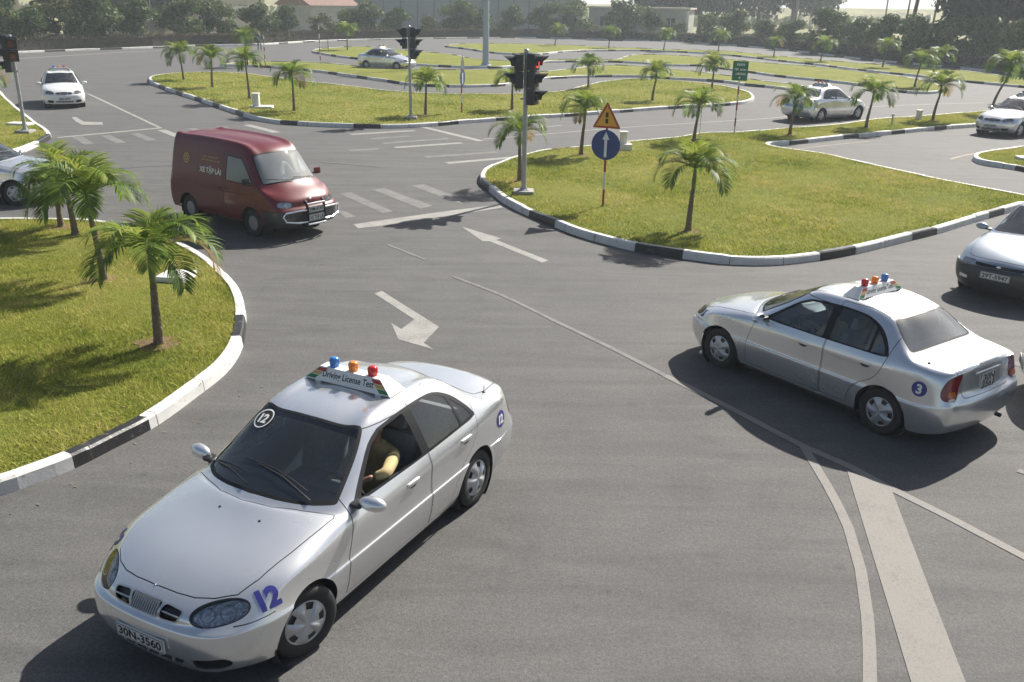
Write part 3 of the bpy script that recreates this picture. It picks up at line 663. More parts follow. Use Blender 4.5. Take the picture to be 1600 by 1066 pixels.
for i, (bp, h, sc, mv, rot, lean, lab) in enumerate(PALMS):
    x, y = G(bp[0], bp[1], 0.13)
    t = empty('palm_tree', (x, y, 0.13)); tag(t, lab, 'palm', 'young palms on the lawns')
    ln = (lean[0]*h, lean[1]*h)
    palm_trunk(h, ln, 0.07).build('trunk', [M['bark'], M['shaft']], t, angle=60)
    c = bpy.data.objects.new('crown', palm_meshes[mv]); COL.objects.link(c); c.parent = t
    c.location = (ln[0], ln[1], h); c.rotation_euler = (random.uniform(-.06, .06), random.uniform(-.06, .06), rot); c.scale = (sc,)*3
    if y < 45:
        n = 18; v = [(x, y, 0.162)]+[(x+math.cos(6.283*k/n)*0.30*random.uniform(.8, 1.3), y+math.sin(6.283*k/n)*0.27*random.uniform(.8, 1.3), 0.149) for k in range(n)]
        struct(mk('soil', v, [(0, k+1, (k+1) % n+1) for k in range(n)], M['earth'], smooth=True))

# ------------------------------------------------------------------ broadleaf trees, hedge
M['leaf'] = attr_leaf('broad leaves', [(0.0, (.022, .045, .014)), (0.4, (.058, .10, .028)), (0.75, (.12, .165, .045)), (1.0, (.22, .24, .08))], 0.6, 0.25, 0.2)
M['leaf_dark'] = attr_leaf('dark leaves', [(0.0, (.016, .026, .013)), (0.5, (.030, .046, .020)), (1.0, (.065, .080, .035))], 0.6, 0.2, 0.2)
M['leaf_olive'] = attr_leaf('olive leaves', [(0.0, (.05, .06, .02)), (0.5, (.10, .115, .035)), (1.0, (.20, .20, .08))], 0.6, 0.25, 0.2)
M['wood'] = plain('tree bark', (.12, .10, .08), 0.9, noise=0.3, nscale=6)
def leaf_cloud(seed, blobs, nleaf, ls, rmin=0.35):
    """leaf sized quads scattered through overlapping, uneven clumps"""
    g = np.random.default_rng(seed); V = []; T = []
    wts = np.array([b[1][0]*b[1][1]*b[1][2] for b in blobs])**0.67; wts /= wts.sum()
    for (c, r_), q in zip(blobs, (wts*nleaf).astype(int)):
        d = g.normal(size=(q, 3)); d /= np.linalg.norm(d, axis=1)[:, None]
        rad = (rmin+(1-rmin)*g.random(q)**0.6)*(1+0.16*np.sin(d[:, 0]*5+seed)*np.cos(d[:, 2]*6+d[:, 1]*4))
        p = np.array(c)+d*rad[:, None]*np.array(r_)
        n = d+g.normal(0, 0.7, (q, 3)); n /= np.linalg.norm(n, axis=1)[:, None]
        a = np.cross(n, g.normal(size=(q, 3))); a /= np.linalg.norm(a, axis=1)[:, None]; b2 = np.cross(n, a)
        s = ls*(0.6+0.8*g.random(q))[:, None]
        V.append(np.stack([p-a*s*.9, p+b2*s*.45, p+a*s*.9, p-b2*s*.45], 1).reshape(-1, 3))
        T.append(np.repeat(np.clip(g.normal(0.5, 0.2, q)+g.normal(0, .08), 0, 1), 4))
    V = np.concatenate(V); T = np.concatenate(T); n = len(V)//4
    return V, np.arange(4*n).reshape(n, 4), T
def rand_blobs(seed, n, W, H0, H1, D=None):
    g = random.Random(seed); D = D or W; B = []
    for i in range(n):
        a = g.uniform(0, 6.283); k = g.random()**0.6; z = H0+(H1-H0)*g.uniform(.12, .9)
        sh = math.sqrt(max(0.1, 1-((z-(H0+H1)/2)/((H1-H0)/2))**2*0.8))
        r_ = g.uniform(.20, .36)
        B.append(((math.cos(a)*k*W/2*sh*0.85, math.sin(a)*k*D/2*sh*.85, z), (W*r_, D*r_, (H1-H0)*r_*0.75)))
    return B
_tm = {}
def tree_mesh(kind, v):
    if (kind, v) in _tm: return _tm[(kind, v)]
    if kind == 'round': bl = rand_blobs(v*7+3, 11, 3.4, 0.9, 3.9); V, F, T = leaf_cloud(v, bl, 3400, 0.17); m_ = M['leaf']
    if kind == 'olive': bl = rand_blobs(v*7+5, 8, 2.6, 0.6, 3.2); V, F, T = leaf_cloud(v+40, bl, 1500, 0.15, 0.2); m_ = M['leaf_olive']
    if kind == 'tall': bl = rand_blobs(v*7+9, 16, 8.0, 2.5, 13.0); V, F, T = leaf_cloud(v+80, bl, 9000, 0.42, 0.2); m_ = M['leaf_dark']
    if kind == 'bush': bl = rand_blobs(v*7+2, 6, 2.2, -0.2, 1.7); V, F, T = leaf_cloud(v+20, bl, 900, 0.13, 0.2); m_ = M['leaf_olive']
    o = mk('crown', V, F, m_, smooth=False); set_tone(o, T); _tm[(kind, v)] = (o.data, bl); bpy.data.objects.remove(o)
    return _tm[(kind, v)]
def tree(x, y, kind, v, sc, lab, cat='tree', group=None, name='round_tree', rot=None):
    me, bl = tree_mesh(kind, v); t = empty(name, (x, y, 0), random.uniform(0, 6.28) if rot is None else rot); tag(t, lab, cat, group); t.scale = sc
    c = bpy.data.objects.new('crown', me); COL.objects.link(c); c.parent = t
    b = MB(); top = max(z for (_, _, z), _ in bl); r0 = {'tall': .28, 'round': .11}.get(kind, .07)
    b.tube([(0, 0, -.1), (.03, 0, top*.3), (0, .05, top*.62), (.05, 0, top*.9)], [r0*1.2, r0, r0*.7, r0*.3], 8)
    for (c_, r_) in bl[:6]:
        z0 = min(c_[2]*.6, top*.5); b.tube([(0, 0, z0), (c_[0]*.5, c_[1]*.5, (z0+c_[2])/2+.05), c_], [r0*.55, r0*.35, r0*.12], 6)
    b.build('trunk', M['wood'], t)
    return t
ORD = ['first', 'second', 'third', 'fourth', 'fifth', 'sixth', 'seventh', 'eighth', 'ninth', 'tenth', 'eleventh', 'twelfth', 'thirteenth', 'fourteenth', 'fifteenth', 'sixteenth', 'seventeenth', 'eighteenth', 'nineteenth', 'twentieth', 'twenty-first', 'twenty-second', 'twenty-third', 'twenty-fourth', 'twenty-fifth', 'twenty-sixth', 'twenty-seventh', 'twenty-eighth', 'twenty-ninth', 'thirtieth', 'thirty-first', 'thirty-second', 'thirty-third', 'thirty-fourth', 'thirty-fifth', 'thirty-sixth', 'thirty-seventh', 'thirty-eighth', 'thirty-ninth', 'fortieth']
def back_at(px, off):
    """a point behind the far kerb, off metres beyond it along the line of sight of a pixel column"""
    xs = [b[0] for b in BACK]; y = float(np.interp(px, xs, [b[1] for b in BACK])); g = np.array(G(px, y)); d = g/np.linalg.norm(g)
    return g+d*off
ROW = [(8, 1.05), (58, .95), (92, 1.25), (122, .9), (152, 1.15), (216, 1.1), (285, 1.15), (342, 1.0), (402, 1.05), (452, .95), (505, .9), (548, .9), (580, 1.05), (622, .95), (668, .8), (712, 1.15), (752, .95), (800, 1.05), (848, 1.2), (898, 1.3), (972, 1.3), (1015, 1.1), (1062, .75), (1108, .85), (1150, .95), (1190, .85), (1232, .9), (1286, 1.1), (1332, .95), (1376, 1.0), (1426, 1.0), (1478, 1.0), (1532, 1.0), (1580, 1.0)]
for i, (px, s_) in enumerate(ROW):
    p = back_at(px+random.uniform(-4, 4), 4.0+random.uniform(-1, 2))
    olive = i in (2, 10, 14, 22)
    tree(p[0], p[1], 'olive' if olive else 'round', i % 4, (s_*(1.2 if olive else 1.02), )*2+(s_*random.uniform(.92, 1.08),),
         '%s from the left in the row of %s trees behind the far hedge' % (ORD[i], 'rounded'), 'tree', 'rounded trees behind the far hedge')
for i, px in enumerate((30, 185, 250, 318, 372, 430, 527, 600, 690, 775, 925, 1045, 1130, 1212, 1310, 1355, 1400, 1452, 1505, 1556)):
    p = back_at(px, 7.5+random.uniform(-1, 3))
    tree(p[0], p[1], 'bush', i % 4, (random.uniform(.9, 1.4),)*3, '%s from the left of the loose pale shrubs showing between the rounded trees' % ORD[i], 'shrub', 'pale shrubs behind the far hedge', 'shrub')
TALL = [(-60, 18, 1.1), (122, 20, .95), (165, 26, 1.05), (205, 30, .9), (262, 36, 1.0), (330, 44, .9), (1000, 34, 1.1), (1045, 44, 1.2), (1090, 36, 1.1), (1135, 50, 1.2), (1180, 60, 1.2), (1232, 70, 1.2), (1276, 85, 1.2), (1520, 24, 1.0), (1556, 20, 1.15), (1600, 26, 1.2), (1660, 22, 1.1)]
for i, (px, off, s_) in enumerate(TALL):
    p = back_at(px, off)
    tree(p[0], p[1], 'tall', i % 3, (s_, s_, s_*random.uniform(.95, 1.15)), '%s from the left of the tall dark trees standing behind the row of rounded trees' % ORD[i], 'tree', 'tall dark trees in the background', 'tall_tree')
# clipped hedge behind the far kerb: a woody core wrapped in leaves
H_ = resample(back_line, 1.0, closed=False); H_ = H_[(H_[:, 0] > -90) & (H_[:, 0] < 75)]
hc = offset(H_, -1.0, False); n = len(hc)
if np.linalg.norm(hc[n//2]) < np.linalg.norm(H_[n//2]): hc = offset(H_, 1.0, False)
a_, b_ = offset(hc, .38, False), offset(hc, -.38, False); hv = []
for Q, z in ((a_, 0), (a_, 1.0), (b_, 1.0), (b_, 0)): hv += [(q[0], q[1], z) for q in Q]
hf = [(r_*n+i, r_*n+i+1, (r_+1)*n+i+1, (r_+1)*n+i) for r_ in range(3) for i in range(n-1)]
hr = empty('hedge', (0, 0, 0)); tag(hr, 'long low clipped hedge running along the far kerb', 'hedge')
M['twig'] = plain('hedge twigs', (.055, .046, .032), 0.95, noise=0.5, nscale=3, bump=1, bscale=9, bdist=.1)
mk('hedge_core', hv, hf, M['twig'], hr, smooth=False)
q = 52000; k = rng.integers(0, n-1, q); t = rng.random(q)[:, None]; base = hc[k]*(1-t)+hc[k+1]*t
sidev = (b_-a_)[k]/.76; ang = rng.random(q)*math.pi
off = np.cos(ang)[:, None]*sidev*0.46*(0.85+.3*rng.random(q))[:, None]; z = np.where(rng.random(q) < .6, rng.random(q)*1.12, 1.0+.2*rng.random(q)*np.sin(ang))
edge = z < 1.0; off[edge] = np.sign(off[edge])*np.abs(sidev[edge])*(0.40+.12*rng.random(edge.sum()))[:, None]*np.sign(sidev[edge])*np.sign(off[edge])*np.sign(off[edge])
c = np.stack([base[:, 0]+off[:, 0], base[:, 1]+off[:, 1], z], 1); d1 = rng.normal(size=(q, 3)); d1 /= np.linalg.norm(d1, axis=1)[:, None]
d2 = np.cross(d1, rng.normal(size=(q, 3))); d2 /= np.linalg.norm(d2, axis=1)[:, None]; s_ = (.06+.07*rng.random(q))[:, None]
V = np.stack([c-d1*s_, c+d2*s_*.6, c+d1*s_, c-d2*s_*.6], 1).reshape(-1, 3)
M['leaf_hedge'] = attr_leaf('hedge leaves', [(0.0, (.04, .037, .022)), (0.5, (.085, .075, .045)), (1.0, (.17, .14, .085))], 0.7, 0.2, 0.15)
o = mk('hedge_leaves', V, np.arange(4*q).reshape(q, 4), M['leaf_hedge'], hr, smooth=False)
set_tone(o, np.repeat(np.clip(.5+.25*np.sin(c[:, 0]*.35)+rng.normal(0, .18, q), 0, 1), 4))
# ------------------------------------------------------------------ car bodies: a smooth shell, cut along panel outlines
def subdiv(V, F, lv, crease):
    me = bpy.data.meshes.new('cage'); me.from_pydata([tuple(v) for v in V], [], F); me.update()
    if crease:
        at = me.attributes.new('crease_edge', 'FLOAT', 'EDGE'); key = {tuple(sorted(e.vertices)): e.index for e in me.edges}
        for e, w_ in crease.items():
            if e in key: at.data[key[e]].value = w_
    o = bpy.data.objects.new('cage', me); COL.objects.link(o)
    md = o.modifiers.new('s', 'SUBSURF'); md.levels = lv; md.render_levels = lv; md.boundary_smooth = 'ALL'
    dg = bpy.context.evaluated_depsgraph_get(); e = o.evaluated_get(dg).to_mesh()
    v = np.empty(len(e.vertices)*3); e.vertices.foreach_get('co', v); v = v.reshape(-1, 3); f = [tuple(p.vertices) for p in e.polygons]
    o.evaluated_get(dg).to_mesh_clear(); bpy.data.objects.remove(o); bpy.data.meshes.remove(me)
    return v, f
def fit_shell(V, F, lv, crease=None):
    V = np.array(V, float); C = V.copy(); ctr = np.abs(V[:, 1]) < 1e-9
    for it in range(4):
        v, _ = subdiv(C, F, 1, crease); C += 0.8*(V-v[:len(V)]); C[ctr, 1] = 0
    return subdiv(C, F, lv, crease)
def shell_from(top, side, front, rear):
    """top[i][j]: rows from front to rear, j from the belt line (0) to the centre line (4).
    side[i][k], front[j][k], rear[j][k]: points going down below top[i][0], top[0][j], top[-1][j]"""
    V = []; idx = {}
    def vid(p):
        k = tuple(round(q, 5) for q in p)
        if k not in idx: idx[k] = len(V); V.append(k)
        return idx[k]
    F = []; n = len(top); J = len(top[0])
    for s in (1, -1):
        mir = lambda p: (p[0], p[1]*s, p[2])
        def quad(a, b, c, d):
            q = [vid(mir(t)) for t in (a, b, c, d)]
            F.append(tuple(q[::-1] if s > 0 else q))
        for i in range(n-1):
            for j in range(J-1): quad(top[i][j], top[i][j+1], top[i+1][j+1], top[i+1][j])
            cols = [[top[i][0]]+side[i], [top[i+1][0]]+side[i+1]]
            for k in range(len(cols[0])-1): quad(cols[0][k], cols[1][k], cols[1][k+1], cols[0][k+1])
        for j in range(J-1):
            a = [top[0][j]]+(side[0] if j == 0 else front[j-1]); b = [top[0][j+1]]+front[j]
            for k in range(len(a)-1): quad(b[k], a[k], a[k+1], b[k+1])
            a = [top[-1][j]]+(side[-1] if j == 0 else rear[j-1]); b = [top[-1][j+1]]+rear[j]
            for k in range(len(a)-1): quad(a[k], b[k], b[k+1], a[k+1])
    return V, F, vid
AX = {'L': ((1, 0, 0), (0, 0, 1), (0, 1, 0)), 'Rt': ((1, 0, 0), (0, 0, 1), (0, -1, 0)), 'T': ((1, 0, 0), (0, 1, 0), (0, 0, 1)),
      'F': ((0, 1, 0), (0, 0, 1), (1, 0, 0)), 'B': ((0, 1, 0), (0, 0, 1), (-1, 0, 0))}
def spl(pts, n=5, closed=True):
    """rounded outline through the points"""
    P = [np.array(p, float) for p in pts]; N = len(P); out = []
    for i in range(N if closed else N-1):
        g = lambda k: P[k % N] if closed else P[min(max(k, 0), N-1)]
        p0, p1, p2, p3 = g(i-1), g(i), g(i+1), g(i+2)
        for j in range(n):
            t = j/n; out.append(tuple(0.5*((2*p1)+(-p0+p2)*t+(2*p0-5*p1+4*p2-p3)*t*t+(-p0+3*p1-3*p2+p3)*t**3)))
    if not closed: out.append(tuple(P[-1]))
    return out
def rnd(pts, r, n=3):
    """polygon with its corners rounded off"""
    out = []; N = len(pts); P = [np.array(p, float) for p in pts]
    for i in range(N):
        a, b, c = P[i-1], P[i], P[(i+1) % N]; u, v = a-b, c-b; lu, lv = np.linalg.norm(u), np.linalg.norm(v); q = min(r, lu*.45, lv*.45)
        s, e = b+u/lu*q, b+v/lv*q
        for j in range(n+1):
            t = j/n; out.append(tuple((1-t)**2*s+2*t*(1-t)*b+t*t*e))
    return out
def inset(pts, d):
    P = np.array(pts, float); A = area(P); s = 1 if A > 0 else -1; n = len(P); out = []
    for i in range(n):
        a, b, c = P[i-1], P[i], P[(i+1) % n]; u = (b-a)/(np.linalg.norm(b-a)+1e-9); v = (c-b)/(np.linalg.norm(c-b)+1e-9)
        nu, nv = np.array([-u[1], u[0]]), np.array([-v[1], v[0]]); m_ = nu+nv; l = m_ @ m_
        out.append(tuple(b+s*d*m_*(2/l if l > 0.6 else 1)))
    return out
def mirror_poly(p): return [(-a if False else a, b) for a, b in p]
def refine(v, f, lim=.022):
    """split long flat triangles so that they can follow a curved panel"""
    V = [tuple(p[:2]) for p in v]; todo = [tuple(q) for q in f]; out = []; mid = {}
    while todo:
        q = todo.pop(); L = [math.dist(V[q[i]], V[q[(i+1) % 3]]) for i in range(3)]; k = L.index(max(L))
        if L[k] < lim: out.append(q); continue
        a, b, c = q[k], q[(k+1) % 3], q[(k+2) % 3]; e = (min(a, b), max(a, b))
        if e not in mid: mid[e] = len(V); V.append(((V[a][0]+V[b][0])/2, (V[a][1]+V[b][1])/2))
        m_ = mid[e]; todo += [(a, m_, c), (m_, b, c)]
    return V, out
class Shell:
    def __init__(s, v, f):
        s.bm = bmesh.new(); vs = [s.bm.verts.new(p) for p in v]
        for q in f: s.bm.faces.new([vs[i] for i in q])
        s.bm.normal_update(); s.lay = s.bm.faces.layers.int.new('region'); s.names = {0: 0}; s.n = 0
        s.bvh = BVHTree.FromBMesh(s.bm)
    def reg(s, name):
        if name not in s.names: s.n += 1; s.names[name] = s.n
        return s.names[name]
    def cut(s, poly, ax, name, thr=0.05, ok=None, only=None):
        """cut the outline into the shell along its viewing axis; faces inside get the region name"""
        e1, e2, d = [Vector(q) for q in (AX[ax] if isinstance(ax, str) else ax)]
        P = np.array(poly, float); n = len(P); mn, mx = P.min(0)-0.05, P.max(0)+0.05
        onl = None if only is None else {s.names.get(q, -1) for q in only}
        cand = set()
        def cen(f): c = f.calc_center_median(); return (c @ e1, c @ e2)
        for f in s.bm.faces:
            if f.normal @ d < thr: continue
            if ok and not ok(f.calc_center_median()): continue
            us = [q.co @ e1 for q in f.verts]; vs = [q.co @ e2 for q in f.verts]
            if max(us) < mn[0] or min(us) > mx[0] or max(vs) < mn[1] or min(vs) > mx[1]: continue
            cand.add(f)
        for i in range(n):
            a, b = P[i], P[(i+1) % n]; L = np.linalg.norm(b-a)
            if L < 1e-5: continue
            t = (b-a)/L; nn = (-t[1], t[0]); sub = []
            for f in cand:
                if not f.is_valid: continue
                ds = [((q.co @ e1-a[0])*nn[0]+(q.co @ e2-a[1])*nn[1], (q.co @ e1-a[0])*t[0]+(q.co @ e2-a[1])*t[1]) for q in f.verts]
                if min(x[0] for x in ds) > 1e-5 or max(x[0] for x in ds) < -1e-5: continue
                if max(x[1] for x in ds) < -0.002 or min(x[1] for x in ds) > L+0.002: continue
                sub.append(f)
            if not sub: continue
            ed = {e for f in sub for e in f.edges}; vt = {q for f in sub for q in f.verts}
            rs = bmesh.ops.bisect_plane(s.bm, geom=list(vt)+list(ed)+sub, dist=2e-5, plane_co=e1*a[0]+e2*a[1], plane_no=e1*nn[0]+e2*nn[1])
            for g in rs['geom']:
                if isinstance(g, bmesh.types.BMFace): cand.add(g)
        s.bm.normal_update(); cand = [f for f in cand if f.is_valid]
        c = np.array([cen(f) for f in cand]) if cand else np.zeros((0, 2))
        if not len(c): return
        ins = inside(c, P); r_ = s.reg(name)
        for f, q in zip(cand, ins):
            if q and (onl is None or f[s.lay] in onl): f[s.lay] = r_
    def take(s, names):
        """vertices, faces, vertex normals of the named regions"""
        ids = {s.names[q] for q in names if q in s.names}; vm = {}; V = []; N = []; F = []; rid = []
        inv = {b: a for a, b in s.names.items()}
        for f in s.bm.faces:
            if f[s.lay] not in ids: continue
            q = []
            for x in f.verts:
                if x.index not in vm or True:
                    k = x
                    if k not in vm: vm[k] = len(V); V.append(np.array(x.co)); N.append(np.array(x.normal))
                    q.append(vm[k])
            F.append(q); rid.append(inv[f[s.lay]])
        return V, N, F, rid
    def part(s, names, oname, mats, parent, push=0.0, matof=None, thick=0.0):
        V, N, F, rid = s.take(names)
        if not F: return None
        P = [v+n*push for v, n in zip(V, N)]
        mi = [matof.get(r_, 0) for r_ in rid] if matof else None
        if thick:
            # turn the rim inwards so that the panel reads as sheet metal with an edge
            cnt = {}
            for q in F:
                for i in range(len(q)):
                    e = tuple(sorted((q[i], q[(i+1) % len(q)]))); cnt.setdefault(e, []).append((q[i], q[(i+1) % len(q)]))
            mp = {}; P2 = list(P); F2 = [list(q) for q in F]; mi2 = list(mi) if mi else [0]*len(F)
            for e, l in cnt.items():
                if len(l) == 1:
                    a, b = l[0]
                    for k in (a, b):
                        if k not in mp: mp[k] = len(P2); P2.append(V[k]+N[k]*(push-thick))
                    F2.append([b, a, mp[a], mp[b]]); mi2.append(0)
            o = mk(oname, P2, F2, mats, parent, True, mi2); o.data.set_sharp_from_angle(angle=R(50)); return o
        return mk(oname, P, F, mats, parent, True, mi)
    def hit(s, p, d):
        r_ = s.bvh.ray_cast(Vector(p), Vector(d)); return (r_[0], r_[1])
    def wrap(s, tris, ax, ctr, parent, name, mat, up=0.004, flip=1, rot=0.0, sx=1, sy=1):
        """lay flat triangles (a word, an emblem) onto the shell"""
        e1, e2, d = [Vector(q) for q in (AX[ax] if isinstance(ax, str) else ax)]
        v, f = refine(*tris); V = []; cr, sr = math.cos(rot), math.sin(rot)
        for p in v:
            x, y = p[0]*sx*cr-p[1]*sy*sr, p[0]*sx*sr+p[1]*sy*cr
            base = e1*(ctr[0]+x*flip)+e2*(ctr[1]+y)+d*5
            h, nn = s.hit(base, -d)
            if h is None: h = base-d*5; nn = d
            V.append(tuple(h+nn*up*(1 if nn @ d > 0 else -1)))
        return mk(name, V, f, mat, parent, smooth=False)
def disc_tris(rx, ry, n=40, rings=4):
    v = [(0, 0)]; f = []
    for k in range(1, rings+1):
        for i in range(n): v.append((rx*k/rings*math.cos(6.28318*i/n), ry*k/rings*math.sin(6.28318*i/n)))
    for i in range(n):
        j = (i+1) % n; f.append((0, 1+i, 1+j))
        for k in range(rings-1): a = 1+k*n; f += [(a+i, a+n+i, a+n+j), (a+i, a+n+j, a+j)]
    return np.array(v), f
def scribble(w_, h_, seed):
    """a line of lettering too small to read in the photograph: letter-sized strokes"""
    g = random.Random(seed); v = []; f = []; x = -w_/2
    while x < w_/2:
        a = h_*g.uniform(.22, .5)
        if g.random() > .16: n = len(v); y0, y1 = (-h_/2, h_/2) if g.random() > .3 else (-h_/2, h_*.2); v += [(x, y0), (x+a, y0), (x+a, y1), (x, y1)]; f += [(n, n+1, n+2), (n, n+2, n+3)]
        x += a+h_*.22
    return np.array(v), f
def ring_tris(r0, r1, n=40):
    v = []; f = []
    for i in range(n):
        c, s = math.cos(6.28318*i/n), math.sin(6.28318*i/n); v += [(r0*c, r0*s), (r1*c, r1*s)]
    for i in range(n):
        a, b = 2*i, 2*((i+1) % n); f += [(a, a+1, b+1), (a, b+1, b)]
    return np.array(v), f

def wheel_cover(R0, n=80):
    """five spoke star wheel cover with five real openings"""
    rad = [0, .025, .05, .075, .105, .125, .145, .165, .180, .192, .200]; rad = [r_*R0/.2 for r_ in rad]; V = []; F = []
    for k, r_ in enumerate(rad):
        for i in range(n):
            a = 2*math.pi*i/n; ph = math.cos(5*a)          # spokes where ph>0
            z = 0.030*(1-(r_/rad[-1])**2.2)
            if 1 < k < 9: z += 0.016*max(0, ph)**0.5*(1 if ph > 0 else 0)*math.sin(math.pi*k/9)-0.006*(ph < -.2)
            if k >= 9: z += 0.008
            if k == len(rad)-1: z -= 0.012
            V.append((r_*math.cos(a), r_*math.sin(a), z))
    for k in range(len(rad)-1):
        for i in range(n):
            a = 2*math.pi*(i+.5)/n; ph = math.cos(5*a); r_ = (rad[k]+rad[k+1])/2
            if 0.62 < r_/rad[-1] < 0.90 and ph < -0.45: continue
            j = (i+1) % n; F.append((k*n+i, k*n+j, (k+1)*n+j, (k+1)*n+i))
    return V, F
def make_wheel(parent, x, y, rz, r=0.289, w_=0.185, hub=0.175, name='wheel', style='star'):
    """tyre with sidewall and tread, cover or pressed rim; outer face towards sign(y)"""
    t = bpy.data.objects.new(name, None); COL.objects.link(t); t.parent = parent; s = 1 if y > 0 else -1
    t.location = (x, y, r-0.004); t.rotation_euler = (R(-90)*s, 0, 0) if False else (0, 0, 0)
    Mx = Matrix.Rotation(rz, 4, 'Z') @ Matrix.Rotation(R(-90 if s > 0 else 90), 4, 'X')
    h = w_/2; b = MB()
    b.lathe([(hub*.9, -h*.8), (hub+.02, -h), (r-.03, -h), (r-.008, -h*.82), (r, -h*.6), (r, -h*.25), (r-.006, -h*.22), (r-.006, -h*.15), (r, -h*.12), (r, h*.12), (r-.006, h*.15), (r-.006, h*.22), (r, h*.25), (r, h*.6), (r-.008, h*.82), (r-.03, h*.98), (hub+.03, h), (hub+.012, h*.93), (hub, h*.8)], 40, 0, Mx, closed=True)
    b.build('tyre', M['rubber'], t, angle=45)
    b = MB(); b.lathe([(hub+.002, h*.78), (hub-.01, h*.3), (hub-.02, -h*.3), (.04, -h*.25), (0, -h*.25)], 32, 0, Mx)
    if style == 'star':
        o = b.build('inner_wheel', M['steel'], t)
        v, f = wheel_cover(hub+.008); v = [tuple(Mx @ Vector((p[0], p[1], p[2]+h*.80))) for p in v]; mk('wheel_cover', v, f, M['hub'], t, True)
    else:
        b.build('rim', M['rim_paint'], t)
        b = MB(); b.lathe([(hub*.62, h*.45), (hub*.5, h*.62), (hub*.25, h*.66), (0, h*.66)], 24, 0, Mx); b.build('hub_cap', M['hub'], t)
    return t
def seat(b, x, y, w_=.46):
    b.box((x, y, .42), (.50, w_, .16), 0, None, .05)
    b.box((0, 0, .30), (.13, w_, .58), 0, Matrix.Translation((x-.26, y, .46)) @ Matrix.Rotation(R(-14), 4, 'Y'), .05)
    b.box((0, 0, .68), (.09, w_*.5, .16), 0, Matrix.Translation((x-.27, y, .46)) @ Matrix.Rotation(R(-14), 4, 'Y'), .035)
def skin_body(name, joints, edges, mat, parent, lv=2):
    """one continuous tapering surface grown over a skeleton of joints (x, y, z, radius)"""
    me = bpy.data.meshes.new(name); me.from_pydata([j[:3] for j in joints], edges, []); me.update()
    o = bpy.data.objects.new(name, me); COL.objects.link(o)
    md = o.modifiers.new('skin', 'SKIN'); md.use_smooth_shade = True
    if not me.skin_vertices: 
        bpy.context.view_layer.objects.active = o
    sv = me.skin_vertices[0].data
    for k, j in enumerate(joints): r_ = j[3]; sv[k].radius = (r_ if not hasattr(r_, '__len__') else r_[0], r_ if not hasattr(r_, '__len__') else r_[1])
    sv[0].use_root = True
    ms = o.modifiers.new('sub', 'SUBSURF'); ms.levels = lv; ms.render_levels = lv
    dg = bpy.context.evaluated_depsgraph_get(); m2 = bpy.data.meshes.new_from_object(o.evaluated_get(dg)); bpy.data.objects.remove(o); bpy.data.meshes.remove(me)
    m2.materials.clear(); m2.materials.append(mat); m2.polygons.foreach_set('use_smooth', np.full(len(m2.polygons), True))
    c = bpy.data.objects.new(name, m2); COL.objects.link(c)
    if parent is not None: c.parent = parent
    return c
